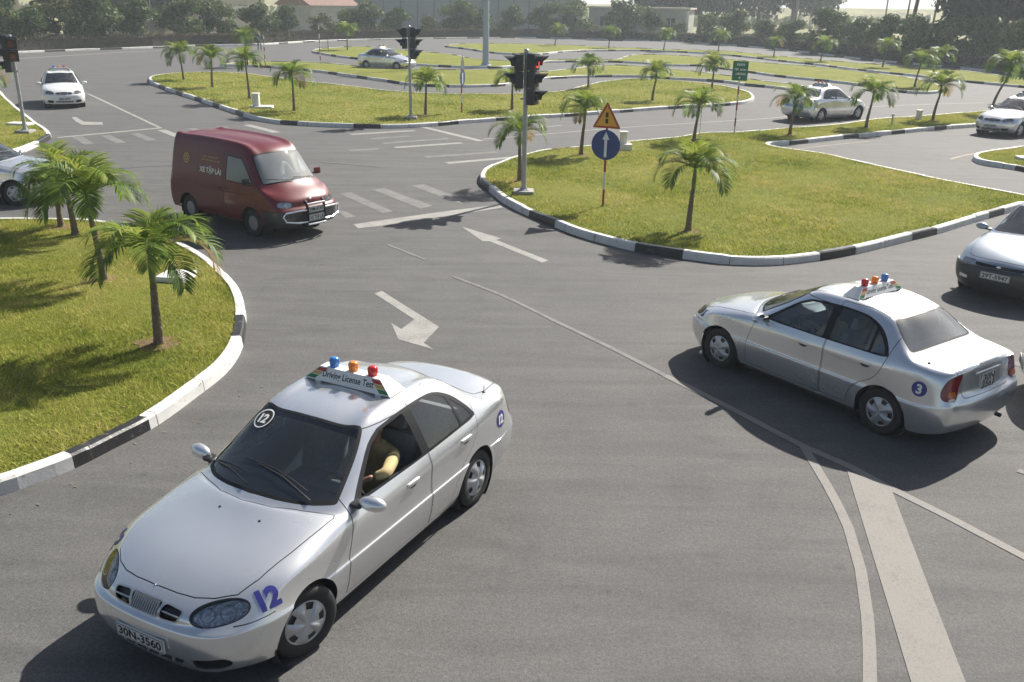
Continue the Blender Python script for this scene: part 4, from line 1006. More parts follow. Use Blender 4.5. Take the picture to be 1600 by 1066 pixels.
def build_sedan_shell(kind='round'):
    top = [
     [(.50, .665, .655), (.615, .535, .66), (.70, .38, .665), (.735, .2, .675), (.745, 0, .68)],
     [(.26, .762, .745), (.33, .63, .785), (.40, .42, .805), (.435, .21, .815), (.445, 0, .82)],
     [(-.06, .80, .80), (-.02, .675, .86), (.02, .45, .885), (.04, .22, .895), (.045, 0, .90)],
     [(-.45, .795, .855), (-.42, .705, .912), (-.28, .47, .942), (-.21, .24, .957), (-.185, 0, .962)],
     [(-.60, .79, .872), (-.53, .69, .925), (-.38, .465, .96), (-.305, .23, .98), (-.28, 0, .985)],
     [(-.95, .79, .895), (-.875, .625, 1.13), (-.775, .425, 1.17), (-.715, .21, 1.19), (-.695, 0, 1.195)],
     [(-1.25, .795, .91), (-1.17, .555, 1.31), (-1.12, .39, 1.345), (-1.085, .2, 1.362), (-1.075, 0, 1.368)],
     [(-1.52, .80, .92), (-1.47, .56, 1.36), (-1.44, .38, 1.395), (-1.43, .19, 1.41), (-1.425, 0, 1.415)],
     [(-1.95, .80, .935), (-1.88, .56, 1.365), (-1.88, .38, 1.405), (-1.88, .19, 1.42), (-1.88, 0, 1.425)],
     [(-2.34, .80, .945), (-2.29, .545, 1.305), (-2.31, .375, 1.34), (-2.34, .19, 1.358), (-2.35, 0, 1.362)],
     [(-2.60, .795, .955), (-2.52, .60, 1.175), (-2.535, .42, 1.205), (-2.57, .21, 1.225), (-2.58, 0, 1.23)],
     [(-2.84, .785, .955), (-2.72, .665, 1.035), (-2.74, .46, 1.06), (-2.79, .23, 1.075), (-2.805, 0, 1.08)],
     [(-2.98, .775, .95), (-2.86, .67, 1.01), (-2.88, .46, 1.038), (-2.93, .23, 1.05), (-2.95, 0, 1.055)],
     [(-3.190, .72, .935), (-3.240, .58, .985), (-3.270, .40, 1.01), (-3.275, .2, 1.025), (-3.280, 0, 1.03)]]
    side = []
    ys = [(.71, .60), (.785, .70), (.822, .735), (.828, .75), (.828, .76), (.83, .77), (.832, .775), (.832, .78), (.832, .785), (.832, .785), (.83, .785), (.822, .785), (.812, .785), (.765, .77)]
    for i, r_ in enumerate(top):
        x = r_[0][0]; y3, z3 = ys[i]
        dx = {0: .05, 1: .03}.get(i, 0)
        if i == len(top)-1: side.append([(x-.045, .755, z3), (x-.075, .79, .625), (x-.085, .795, .55), (x-.075, .785, .40), (x-.03, .73, .26)])
        elif i == 0: side.append([(x+.05, .70, .60), (x+.085, .725, .555), (x+.085, .73, .47), (x+.075, .72, .34), (x+.03, .67, .21)])
        else: side.append([(x+dx, y3, z3), (x+dx, .829, .574), (x+dx, .843, .530), (x+dx, .816, .34), (x+dx, .768, .19)])
    front = [[(.68, .545, .60), (.735, .56, .555), (.745, .565, .47), (.73, .555, .33), (.67, .52, .20)],
             [(.745, .385, .598), (.79, .40, .555), (.802, .40, .465), (.785, .395, .33), (.725, .37, .20)],
             [(.77, .2, .598), (.812, .205, .555), (.824, .205, .465), (.806, .2, .33), (.745, .19, .20)],
             [(.775, 0, .598), (.818, 0, .555), (.83, 0, .465), (.812, 0, .33), (.75, 0, .20)]]
    rear = [[(-3.265, .60, .74), (-3.325, .63, .625), (-3.335, .635, .54), (-3.325, .625, .40), (-3.270, .57, .26)],
            [(-3.290, .40, .735), (-3.355, .42, .62), (-3.370, .42, .54), (-3.360, .415, .40), (-3.305, .39, .26)],
            [(-3.305, .2, .73), (-3.370, .21, .62), (-3.385, .21, .54), (-3.375, .21, .40), (-3.320, .2, .26)],
            [(-3.310, 0, .73), (-3.375, 0, .62), (-3.390, 0, .54), (-3.380, 0, .40), (-3.325, 0, .26)]]
    V, F, vid = shell_from(top, side, front, rear)
    cr = {}
    def ce(a, b, w_):
        for s in (1, -1):
            i, j = vid((a[0], a[1]*s, a[2])), vid((b[0], b[1]*s, b[2])); cr[tuple(sorted((i, j)))] = w_
    for j in range(4): ce(top[13][j], top[13][j+1], .75)
    for i in (4,):
        for j in range(1, 4): ce(top[i][j], top[i][j+1], .35)
    for j in range(3): ce(front[j][1], front[j+1][1], .5); ce(rear[j][1], rear[j+1][1], .55); ce(rear[j][0], rear[j+1][0], .4)
    ce(side[0][1], front[0][1], .5); ce(side[13][1], rear[0][1], .55); ce(side[0][1], side[1][1], .4)
    for i in range(1, 13): ce(side[i][1], side[i+1][1], .3 if i < 12 else .5); ce(side[i][2], side[i+1][2], .4 if i < 12 else .2)
    v, f = fit_shell(V, F, 3, cr)
    return Shell(v, f)
WB, WR = 2.52, .289
def arch(x, r_, z=.285, zb=.0):
    a = [(x+r_*math.cos(R(t)), z+r_*math.sin(R(t))) for t in range(-8, 189, 7)]
    return [(x+r_*.98, zb)]+a+[(x-r_*.98, zb)]
DLO = spl([(-.66, .925), (-.86, 1.075), (-1.08, 1.235), (-1.24, 1.305)], 3, False)[:-1]+spl([(-1.24, 1.305), (-1.50, 1.335), (-1.80, 1.342), (-2.08, 1.315), (-2.30, 1.22), (-2.44, 1.09), (-2.50, 1.00), (-2.49, .972)], 3, False)[:-1]+[(-2.49, .972), (-2.40, .958), (-1.66, .94), (-.9, .925)]
W_F = rnd([(-.76, .945), (-.90, 1.065), (-1.10, 1.215), (-1.26, 1.285), (-1.58, 1.318), (-1.60, .955), (-1.2, .948)], .03)
W_R = rnd([(-1.70, .960), (-1.69, 1.32), (-1.90, 1.322), (-2.08, 1.293), (-2.22, 1.23), (-2.24, .972)], .03)
W_Q = rnd([(-2.275, .974), (-2.26, 1.20), (-2.33, 1.145), (-2.42, 1.05), (-2.455, .985)], .015)
def sym(p): return p+[(a, -b) for a, b in p[::-1] if abs(b) > 1e-6]
WS = sym(spl([(-.31, 0), (-.335, .25), (-.41, .47), (-.53, .635), (-.575, .662)], 3, False)[:-1]+spl([(-.575, .662), (-.90, .592), (-1.09, .528), (-1.135, .49)], 3, False)[:-1]+spl([(-1.135, .49), (-1.10, .34), (-1.075, .17), (-1.068, 0)], 3, False))
WS_top = sym([(-.99, 0), (-.997, .2), (-1.02, .4), (-1.035, .56), (-1.30, .60), (-1.30, 0)])
BL = sym(spl([(-2.385, 0), (-2.37, .2), (-2.34, .38), (-2.33, .455), (-2.36, .50)], 3, False)[:-1]+spl([(-2.36, .50), (-2.50, .575), (-2.66, .625), (-2.70, .60)], 3, False)[:-1]+spl([(-2.70, .60), (-2.735, .42), (-2.765, .2), (-2.775, 0)], 3, False))
D1 = rnd([(-.585, .90), (-.52, .72), (-.475, .58), (-.465, .235), (-1.655, .235), (-1.665, .925), (-1.66, 1.335), (-.66, 1.34)], .02)
D2 = [(-1.672, 1.40), (-1.672, .92), (-1.665, .235), (-2.05, .235)]+spl([(-2.05, .25), (-2.09, .42), (-2.20, .56), (-2.36, .66), (-2.46, .80), (-2.505, .96)], 3, False)+[(-2.55, 1.40)]
HL = spl([(.185+0, 0)], 1)[:0]
def ell2(cx, cy, rx, ry, rot=0, n=28, p=2.0):
    out = []
    for k in range(n):
        a = 2*math.pi*k/n; c, s = math.cos(a), math.sin(a); u = rx*abs(c)**(2/p)*(1 if c > 0 else -1); v = ry*abs(s)**(2/p)*(1 if s > 0 else -1)
        out.append((cx+u*math.cos(rot)-v*math.sin(rot), cy+u*math.sin(rot)+v*math.cos(rot)))
    return out
def axis_dir(az, el):
    d = Vector((math.cos(az)*math.cos(el), math.sin(az)*math.cos(el), math.sin(el))); e1 = Vector((0, 0, 1)).cross(d).normalized(); e2 = d.cross(e1); return (tuple(e1), tuple(e2), tuple(d))
def proj2(ax, p): return (Vector(p) @ Vector(ax[0]), Vector(p) @ Vector(ax[1]))
def door_cut(sh, poly, nm, gap=.0045, only=None):
    for ax in ('L', 'Rt'):
        sh.cut(poly, ax, 'gap', only=only or [0], thr=.38); sh.cut(inset(poly, gap*1.6), ax, nm+ax, only=['gap'], thr=.38)
AXG = axis_dir(0, R(38))
def make_sedan():
    sh = build_sedan_shell()
    for ax in ('L', 'Rt'):
        sh.cut(arch(0, .335), ax, 'hole', ok=lambda c: abs(c.y) > .5); sh.cut(arch(-WB, .335), ax, 'hole', ok=lambda c: abs(c.y) > .5)
    # side glass
    for ax in ('L', 'Rt'):
        sh.cut(DLO, ax, 'frame', only=[0])
        for q, nm in ((W_F, 'wf'), (W_R, 'wr'), (W_Q, 'wq')): sh.cut(q, ax, nm+ax, only=['frame'])
        # windscreen, rear window
    up = lambda c: c.z > .8
    sh.cut(WS, 'T', 'wsrim', ok=up, only=[0]); sh.cut(inset(WS, .028), 'T', 'ws', ok=up, only=['wsrim']); sh.cut(WS_top, 'T', 'wstop', ok=up, only=['ws'])
    sh.cut(BL, 'T', 'blrim', ok=up, only=[0]); sh.cut(inset(BL, .022), 'T', 'bl', ok=up, only=['blrim'])
    door_cut(sh, D1, 'doorf'); door_cut(sh, D2, 'doorr')
    # bonnet and boot lid shut lines
    hood = sym([(.655, 0), (.645, .2), (.62, .34), (.56, .47), (.46, .59), (.30, .648), (0, .69), (-.30, .715), (-.45, .722), (-.49, .70), (-.375, .49), (-.275, .26), (-.24, 0)])
    sh.cut(hood, 'T', 'gap', ok=up and (lambda c: c.z > .64), only=[0]); sh.cut(inset(hood, .007), 'T', 'hood', ok=lambda c: c.z > .64, only=['gap'])
    boot = sym([(-2.855, 0), (-2.84, .25), (-2.79, .50), (-2.80, .60), (-2.95, .635), (-3.20, .60), (-3.50, .56), (-3.50, 0)])
    sh.cut(boot, 'T', 'gap', ok=lambda c: c.z > .97, only=[0]); sh.cut(inset(boot, .007), 'T', 'boot', ok=lambda c: c.z > .97, only=['gap'])
    bb = sym([(0, 0)])[:0]; bootb = rnd([(-.52, 1.03), (.52, 1.03), (.50, .80), (.47, .665), (-.47, .665), (-.50, .80)], .03)
    sh.cut(bootb, 'B', 'gap', ok=lambda c: c.z < 1.02 and c.x < -3.2, only=[0]); sh.cut(inset(bootb, .006), 'B', 'boot', ok=lambda c: c.x < -3.2, only=['gap'])
    # grille: ribbed centre and two side slots, on the sloping nose
    gx = lambda c: c.x > .25
    o = proj2(AXG, (.757, 0, .640)); mv = lambda q: [(o[0]+u, o[1]+v) for u, v in q]
    for q, nm in ((rnd([(-.145, .062), (.145, .062), (.118, -.05), (-.118, -.05)], .025), 'gc'), (rnd([(.168, .060), (.325, .048), (.295, -.036), (.142, -.048)], .03), 'gs'), (rnd([(-.168, .060), (-.325, .048), (-.295, -.036), (-.142, -.048)], .03), 'gs')):
        sh.cut(mv(inset(q, -.014)), AXG, 'grim', ok=gx, only=[0, 'gap', 'hood']); sh.cut(mv(q), AXG, nm, ok=gx, only=['grim'])
    # bumper air intakes and fog lamp recesses, number plate recess at the rear
    sh.cut(rnd([(-.36, .325), (.36, .325), (.32, .27), (-.32, .27)], .02), 'F', 'intake', ok=gx, only=[0])
    for s in (1, -1):
        sh.cut(rnd([(s*.43, .355), (s*.64, .372), (s*.67, .32), (s*.62, .262), (s*.43, .255)], .03), 'F', 'intake', ok=gx, only=[0])
    # lamps
    lamps = {}
    for s, nm in ((1, 'hl_l'), (-1, 'hl_r')):
        ax = axis_dir(R(38)*s, R(30)); c = proj2(ax, (.60, .548*s, .663)); lamps[nm] = ax
        pl = ell2(c[0], c[1], .200, .080, R(8)*s, 36, 2.2)
        sh.cut(inset(pl, -.008), ax, 'gap', ok=gx, thr=.1, only=[0, 'gap', 'hood']); sh.cut(pl, ax, nm, ok=gx, thr=.1, only=['gap', 0, 'hood'])
        ax = axis_dir(R(180-42*s) if s > 0 else R(180+42), R(4)); c = proj2(ax, (-3.26, .665*s, .815))
        tl = [(-.105, -.12), (-.02, -.135), (.075, -.125), (.095, .0), (.12, .13), (.06, .135), (-.03, .11), (-.085, .05), (-.12, -.04)]
        tl = spl([(c[0]+(-u if s > 0 else u)*-1.0, c[1]+v) for u, v in tl], 3)
        sh.cut(inset(tl, -.006), ax, 'gap', ok=lambda q: q.x < -2.9, thr=.1, only=[0, 'gap', 'boot']); sh.cut(tl, ax, 'tl'+nm[-1], ok=lambda q: q.x < -2.9, thr=.1, only=['gap', 0, 'boot'])
        rp = proj2(ax, (-3.26, .665*s, .775)); sh.cut(spl([(rp[0]+u*.06, rp[1]-.03+v*.035) for u, v in ((1, 0), (.5, .9), (-.5, .9), (-1, 0), (-.5, -.9), (.5, -.9))], 3), ax, 'tlo'+nm[-1], ok=lambda q: q.x < -2.9, thr=.1, only=['tl'+nm[-1]])
        sh.cut(spl([(rp[0]-.02*0+u*.05, rp[1]-.095+v*.022) for u, v in ((1, 0), (.5, .9), (-.5, .9), (-1, 0), (-.5, -.9), (.5, -.9))], 3), ax, 'tlw'+nm[-1], ok=lambda q: q.x < -2.9, thr=.1, only=['tl'+nm[-1]])
    # bumper joints
    for ax in ('L', 'Rt'):
        sh.cut([(.60, .588), (.335, .600), (.335, .606), (.60, .594)], ax, 'gap', thr=.3, only=[0])
    return sh, lamps
SEDAN, LAMPAX = make_sedan()
def roof_sign(parent, z=1.43, x=-1.70, flip=1):
    """white trapezoid roof sign with words, striped ends and three beacons, worn across the roof"""
    t = bpy.data.objects.new('roof_sign', None); COL.objects.link(t); t.parent = parent; t.location = (x, 0, z)
    L = .47; h = .115; b = MB()
    prof = [(-L, -.10), (L, -.10), (L, .10), (-L, .10)]
    v = [(-.115, -L, 0), (.115, -L, 0), (.115, L, 0), (-.115, L, 0), (-.055, -L+.14, h), (.055, -L+.14, h), (.055, L-.14, h), (-.055, L-.14, h)]
    b.add(v, [(0, 3, 2, 1), (4, 5, 6, 7), (0, 1, 5, 4), (1, 2, 6, 5), (2, 3, 7, 6), (3, 0, 4, 7)])
    b.box((0, -L*.7, -.012), (.20, .06, .03)); b.box((0, L*.7, -.012), (.20, .06, .03))
    s = mk('sign_box', b.v, b.f, M['sign_white'], t, smooth=False)
    for sg in (1, -1):
        n = Vector((h, 0, .06)).normalized()*0.002; face = lambda y, k: (sg*(.115-.06*k+n.x), y, h*k+n.z)
        v, f = text_tris('Driving License Test', .085, .0012, 1.02); v = v*np.array([.555/(v[:, 0].max()-v[:, 0].min()), 1.0, 1])[None]
        mk('lettering', [face(p[0]*sg, .48+p[1]/(h*1.15)) for p in v], f, M['ink'], s, smooth=False)
        for e in (1, -1):
            for k0, k1, m_ in ((.08, .34, 'stripe_green'), (.38, .62, 'stripe_gold'), (.66, .92, 'stripe_red')):
                yo = lambda k: e*(L-.14*k-.012); yi = lambda k: e*(L-.14*k-.105)
                q = [face(yo(k0), k0), face(yi(k0), k0), face(yi(k1), k1), face(yo(k1), k1)]
                mk('stripe', q, [(0, 1, 2, 3)], M[m_], s, smooth=False)
    for y, m_, nm in ((.21, 'beacon_red', 'red'), (0.0, 'beacon_amber', 'amber'), (-.21, 'beacon_blue', 'blue')):
        b = MB(); b.lathe([(.043, 0), (.043, .012), (.038, .014), (.041, .018), (.041, .072), (.036, .082), (.018, .088), (0, .089)], 20, 0, Matrix.Translation((0, y, h)))
        for k in range(20): a = k*.31416; b.box((.0415*math.cos(a), y+.0415*math.sin(a), h+.045), (.004, .004, .05), 0)
        tag(b.build('beacon', M[m_], t, angle=50), nm+' roof beacon')
    return t
def driver(parent, x, y, cloth, lab, arm_out=False, cat='person', seatz=.50, hold=True, sw=(-1.02, .38, .80)):
    """seated person, hands on the wheel or lap"""
    P = empty('person', (0, 0, 0)); tag(P, lab, cat)
    P.location = parent.matrix_world @ Vector((0, 0, 0)) if False else parent.location; P.rotation_euler = parent.rotation_euler; P.scale = parent.scale
    hz = seatz; s = 1 if y >= 0 else -1
    sh_ = (x-.12, y, hz+.47)
    J = [(x-.02, y, hz+.02, (.15, .12)), (x-.05, y, hz+.20, (.14, .11)), (x-.09, y, hz+.36, (.155, .11)), (x-.11, y, hz+.46, (.10, .08)), (x-.10, y, hz+.54, (.05, .05))]
    E = [(0, 1), (1, 2), (2, 3), (3, 4)]
    if hold:
        hl = (sw[0]-.0, sw[1]+.15, sw[2]+.06); hr = (sw[0]-.0, sw[1]-.15, sw[2]+.06)
    else: hl = (x+.28, y+.12, hz+.16); hr = (x+.28, y-.12, hz+.16)
    el_l = (x+.06, y+.27, hz+.22); el_r = (x+.06, y-.26, hz+.20)
    if arm_out: el_l = (x+.26, y+.355, hz+.47); hl = (sw[0]+.0, sw[1]+.16, sw[2]+.10)
    for el, ha, sg in ((el_l, hl, 1), (el_r, hr, -1)):
        k = len(J); J += [(x-.10, y+sg*.19, hz+.44, .066), (el[0], el[1], el[2], .056), ((el[0]*.55+ha[0]*.45), (el[1]*.55+ha[1]*.45), (el[2]*.55+ha[2]*.45), .042)]; E += [(3, k), (k, k+1), (k+1, k+2)]
    for sg in (1, -1):
        k = len(J); J += [(x+.02, y+sg*.10, hz+.0, .085), (x+.42, y+sg*.13, hz+.06, .068), (x+.60, y+sg*.13, hz-.28, .048)]; E += [(0, k), (k, k+1), (k+1, k+2)]
    skin_body('clothes', J, E, cloth, P)
    # head, neck, forearms and hands: one skin coloured surface each
    hx, hzz = x-.06, hz+.68
    b = MB(); b.ell((hx, y, hzz), (.098, .076, .118)); b.ell((hx+.055, y, hzz-.055), (.05, .052, .055)); b.ell((hx+.10, y, hzz-.015), (.02, .014, .024))
    b.ell((hx-.01, y+.077, hzz-.01), (.02, .012, .032)); b.ell((hx-.01, y-.077, hzz-.01), (.02, .012, .032)); b.tube([(x-.095, y, hz+.5), (hx-.02, y, hzz-.07)], [.052, .05], 12)
    b.ell((hx+.088, y+.032, hzz+.02), (.012, .014, .008), 1); b.ell((hx+.088, y-.032, hzz+.02), (.012, .014, .008), 1); b.ell((hx+.095, y, hzz-.062), (.01, .024, .006), 2)
    b.build('head', [M['skin'], M['hair'], M['stripe_red']], P)
    b = MB(); b.ell((hx-.018, y, hzz+.022), (.104, .086, .118)); hv = [q for q in b.v]; b.build('hair', M['hair'], P)
    for el, ha, sg in ((el_l, hl, 1), (el_r, hr, -1)):
        mid = tuple(el[i]*.55+ha[i]*.45 for i in range(3)); dr = (Vector(ha)-Vector(mid)).normalized(); wr = Vector(ha)-dr*.05
        J = [(*mid, .036), (*(Vector(mid).lerp(wr, .6)), .029), (*wr, .024), (*(wr+dr*.05), (.030, .020)), (*(wr+dr*.085), (.030, .016))]; E = [(0, 1), (1, 2), (2, 3), (3, 4)]
        up = Vector((0, 0, 1)); sd = dr.cross(up).normalized()
        for q, ln in ((-.027, .055), (-.009, .064), (.009, .060), (.027, .048)):
            k = len(J); a = wr+dr*.085+sd*q; b1 = a+dr*ln*.5-up*.010; c1 = b1+dr*ln*.25-up*.03; J += [(*a, .009), (*b1, .0085), (*c1, .007)]; E += [(4, k), (k, k+1), (k+1, k+2)]
        k = len(J); a = wr+dr*.03-sd*sg*-.03; J += [(*a, .011), (*(a+dr*.03+sd*sg*.025-up*.01), .009)]; E += [(3, k), (k, k+1)]
        skin_body('hand', J, E, M['skin'], P, 1)
    return P
def plate(parent, txt, ctr, ax, w_, h_, name='number_plate', two=None):
    e1, e2, d = [Vector(q) for q in AX[ax]]; t = MB(); o = Vector(ctr)
    def P(u, v, k): return tuple(o+e1*u+e2*v+d*k)
    fl = 1 if ax == 'F' else -1
    q = rnd([(-w_/2, -h_/2), (w_/2, -h_/2), (w_/2, h_/2), (-w_/2, h_/2)], .012); n = len(q)
    v = [P(a, b, 0) for a, b in q]+[P(a, b, .012) for a, b in q]
    f = [tuple(range(n, 2*n)), tuple(range(n))[::-1]]+[(i, (i+1) % n, n+(i+1) % n, n+i) for i in range(n)]
    pl = mk(name, v, f, M['plate'], parent, smooth=False)
    lines = [(txt, 0, h_*.62)] if not two else [(two[0], h_*.22, h_*.42), (two[1], -h_*.22, h_*.42)]
    for s, dy, hh in lines:
        tv, tf = text_tris(s, hh*1.35, .003); wid = tv[:, 0].max()-tv[:, 0].min(); k = min(w_*.9/wid, 1.3)
        mk('lettering', [P(p[0]*k*fl, p[1]+dy, .014) for p in tv], tf, M['ink'], pl, smooth=False)
    r0, r1 = inset(q, .006), inset(q, .011)
    v = [P(a, b, .0135) for a, b in r0]+[P(a, b, .0135) for a, b in r1]
    mk('border', v, [(i, (i+1) % n, n+(i+1) % n, n+i) for i in range(n)], M['ink'], pl, smooth=False)
    return pl
def interior(parent, sw=(-1.02, .38, .80), s=1.0):
    b = MB(); b.box((-1.3, 0, .20), (3.6, 1.30, .04)); b.box((-1.5, 0, .17), (2.2, 1.50, .03)); b.box((.1, 0, .45), (.9, .9, .3)); b.box((-2.95, 0, .55), (.5, 1.1, .3))
    for x in (0, -WB):
        b.lathe([(.345, -.13), (.35, .13)], 28, 0, Matrix.Translation((x, .66, .285)) @ Matrix.Rotation(R(90), 4, 'X'), closed=True); b.lathe([(.345, -.13), (.35, .13)], 28, 0, Matrix.Translation((x, -.66, .285)) @ Matrix.Rotation(R(90), 4, 'X'), closed=True)
        for sg in (1, -1): b.box((x, sg*.50, .33), (.68, .02, .5))
    b.build('underbody', M['dark'], parent, smooth=False)
    b = MB(); b.box((-.62, 0, .78), (.42, 1.30, .22), 0, None, .06); b.box((-.42, 0, .86), (.30, 1.22, .08), 0, None, .03); b.box((-.84, .38, .86), (.16, .34, .12), 0, None, .04)
    b.box((-2.60, 0, .93), (.34, 1.10, .03), 0, None, .01); b.box((-1.35, .70, .62), (1.4, .03, .5)); b.box((-1.35, -.70, .62), (1.4, .03, .5))
    b.build('dashboard', M['dash'], parent)
    b = MB(); seat(b, -1.38, .37); seat(b, -1.38, -.37); b.box((-2.10, 0, .42), (.48, 1.18, .16), 0, None, .05)
    b.box((0, 0, .28), (.14, 1.18, .56), 0, Matrix.Translation((-2.34, 0, .46)) @ Matrix.Rotation(R(-16), 4, 'Y'), .05)
    b.build('seats', M['seat'], parent)
    b = MB(); n = 24; Mx = Matrix.Translation(sw) @ Matrix.Rotation(R(-62), 4, 'Y')
    b.tube([(.185*math.cos(6.2832*k/n), .185*math.sin(6.2832*k/n), 0) for k in range(n+1)], .014, 8, 0, Mx, caps=False)
    for a in (0.2, 2.94, 4.71): b.tube([(0, 0, -.02), (.18*math.cos(a), .18*math.sin(a), 0)], .013, 6, 0, Mx)
    b.ell((0, 0, -.02), (.07, .06, .03), 0, Mx); b.tube([(0, 0, -.02), (0, 0, -.28)], .03, 8, 0, Mx)
    b.build('steering_wheel', M['dash'], parent)
def mirror(parent, s, paint, x=-.70, y=.80, z=.955):
    b = MB(); b.box((x+.02, s*(y-.02), z-.02), (.10, .10, .035), 0, None, .012)
    b.build('mirror_foot', M['black'], parent)
    m_ = MB(); Mx = Matrix.Translation((x, s*(y+.11), z+.005)) @ Matrix.Rotation(R(8)*s, 4, 'Z')
    m_.ell((0, 0, 0), (.065, .118, .062), 0, Mx, 20, 12)
    v = [(max(p[0], -99), p[1], p[2]) for p in m_.v]; o = mk('wing_mirror', [tuple((Mx @ Vector((max((Mx.inverted() @ Vector(p)).x, -.028), (Mx.inverted() @ Vector(p)).y, (Mx.inverted() @ Vector(p)).z)))) for p in v], m_.f, M[paint], parent)
    g = MB(); g.ell((-.030, 0, 0), (.003, .100, .048), 0, Mx); g.build('mirror_glass', M['chrome'], o)
def sedan(x, y, yaw, lab, paint='silver', number=None, steer=0.0, detail=1, sign=True, txt=None, two=None, open_window=False, group='silver and white driving test sedans'):
    c = empty('test_car', (x, y, 0), yaw); tag(c, lab, 'car', group); s = SEDAN; pm = M[paint]
    # 'gap', door edges and the black window surround are dark trim of the body
    body = s.part([0, 'gap', 'grim', 'frame', 'wsrim', 'blrim'], 'body', [pm, M['black'], M['black_gloss'], M['hub']], c, matof={0: 0, 'gap': 1, 'frame': 2, 'wsrim': 2, 'blrim': 2, 'grim': 3})
    for k, nm in (('doorfL', 'front_door'), ('doorfRt', 'front_door'), ('doorrL', 'rear_door'), ('doorrRt', 'rear_door')):
        d_ = s.part([k], nm, pm, c, push=.0015)
        sg = 1 if k.endswith('L') else -1; hx = -1.37 if 'doorf' in k else -2.26
        hb = MB(); h0, n0 = s.hit((hx, 3*sg, .80 if 'doorf' in k else .825), (0, -sg, 0))
        hb.box((hx, h0.y+sg*.008, h0.z+.008), (.17, .022, .036), 0, None, .010); hb.build('handle', pm, d_)
        hb = MB(); hb.ell((hx, h0.y+sg*.001, h0.z-.010), (.062, .006, .030)); hb.build('handle_recess', M['steel'], d_)
    s.part(['hood'], 'bonnet', pm, c, push=.002); s.part(['boot'], 'boot_lid', pm, c, push=.002)
    s.part(['ws'], 'windscreen', M['glass_ws'], c, push=-.003); s.part(['wstop'], 'windscreen_band', M['glass_top'], c, push=-.003)
    s.part(['bl'], 'rear_window', M['glass_pale'], c, push=-.003)
    for k, nm in (('wf', 'front_side_window'), ('wr', 'rear_side_window'), ('wq', 'quarter_window')):
        for a in ('L', 'Rt'):
            if not (open_window and k+a == 'wfL'): s.part([k+a], nm, M['glass_dark'], c, push=-.004)
    g = s.part(['gc', 'gs', 'intake'], 'grille', M['black'], c, push=-.025)
    b = MB()
    gd = Vector(AXG[2]); gu = Vector(AXG[1]); Mg = gd.to_track_quat('X', 'Z').to_matrix().to_4x4()
    for k in range(12):
        yy = -.115+k*.0209; h0, _ = s.hit(Vector((.757, yy, .645))+gd*2, -gd); b.box((0, 0, 0), (.020, .006, .108), 0, Matrix.Translation(h0-gd*.008) @ Mg)
    for sg in (1, -1):
        h0, _ = s.hit(Vector((.757, sg*.232, .642))+gd*2, -gd); b_ = MB(); b_.box((0, 0, 0), (.018, .15, .009), 0, Matrix.Translation(h0-gd*.010) @ Mg); b_.build('slat', M['hub'], g)
    for yy in (-.24, -.12, 0, .12, .24): h0, _ = s.hit((3, yy, .295), (-1, 0, 0)); b_ = MB(); b_.box((h0.x-.014, yy, .297), (.02, .012, .055)); b_.build('slat', M['hub'], g)
    h0, _ = s.hit((3, 0, .297), (-1, 0, 0))
    b.box((-.0+.757-.02, 0, .585), (.012, .22, .012)); b.build('grille_ribs', M['hub'], g)
    for nm, ax in LAMPAX.items():
        sg = 1 if nm == 'hl_l' else -1
        o = s.part([nm], 'headlight', M['reflector'], c, push=-.045)
        V, N, F, rid = s.take([nm]); ctr = np.mean(V, 0)
        b = MB(); d = Vector(ax[2]); e1 = Vector(ax[0]); e2 = Vector(ax[1])
        for off, rr, mi in ((-.078, .050, 0), (.056, .053, 0)):
            p = Vector(ctr)+e1*off*1.05; h0, _ = s.hit(p+d*2, -d); p = h0-d*.040
            Mx = Matrix.Translation(p) @ d.to_track_quat('Z', 'Y').to_matrix().to_4x4()
            b.lathe([(rr, .012), (rr*.92, -.004), (rr*.6, -.022), (rr*.25, -.030)], 24, 0, Mx, closed=True); b.lathe([(rr*1.05, .012), (rr, .014), (rr*.9, -.002)], 24, 0, Mx, closed=True); b.ell((0, 0, -.012), (rr*.25, rr*.25, .016), 2, Mx)
        b.build('lamp_bowl', [M['chrome'], M['steel'], M['clear_lens']], o)
        s.part([nm], 'lens', M['lamp_glass'], o, push=.002)
    for e in ('l', 'r'): s.part(['tl'+e, 'tlo'+e, 'tlw'+e], 'tail_light', [M['red_lens'], M['orange_lens'], M['clear_lens']], c, push=.003, matof={'tl'+e: 0, 'tlo'+e: 1, 'tlw'+e: 2})
    interior(c)
    for wx in (0, -WB):
        for sg in (1, -1): make_wheel(c, wx, sg*.715, steer if wx == 0 else 0)
    for sg in (1, -1): mirror(c, sg, paint)
    # small fittings: washer jets, wipers, aerial, badge, exhaust
    b = MB()
    for yy in (.28, -.12): h0, _ = s.hit((-.12, yy, 3), (0, 0, -1)); b.ell(tuple(h0), (.014, .014, .008))
    b.build('washer_jet', M['black'], c)
    b = MB()
    for y0, y1, x1 in ((.50, -.10, -.50), (-.06, -.60, -.52)):
        p0, _ = s.hit((-.36 if y0 < .3 else -.45, y0, 3), (0, 0, -1)); p1, _ = s.hit((x1-.04, y1, 3), (0, 0, -1)); p2, _ = s.hit((x1-.10, y1+.32, 3), (0, 0, -1)); pm_ = (p0+p1)/2; pmh, _ = s.hit((pm_.x, pm_.y, 3), (0, 0, -1))
        u = Vector((0, 0, .022)); b.tube([p0+u, pmh+u*1.2, p1+u], [.006, .005, .004], 6)
        q = [s.hit((p1.x+(pmh.x-p1.x)*t*1.15-.02, p1.y+(pmh.y-p1.y)*t*1.6, 3), (0, 0, -1))[0]+u*.4 for t in (-.35, 0, .4, .8, 1.1)]; b.tube(q, .004, 6)
    b.build('wiper', M['black'], c)
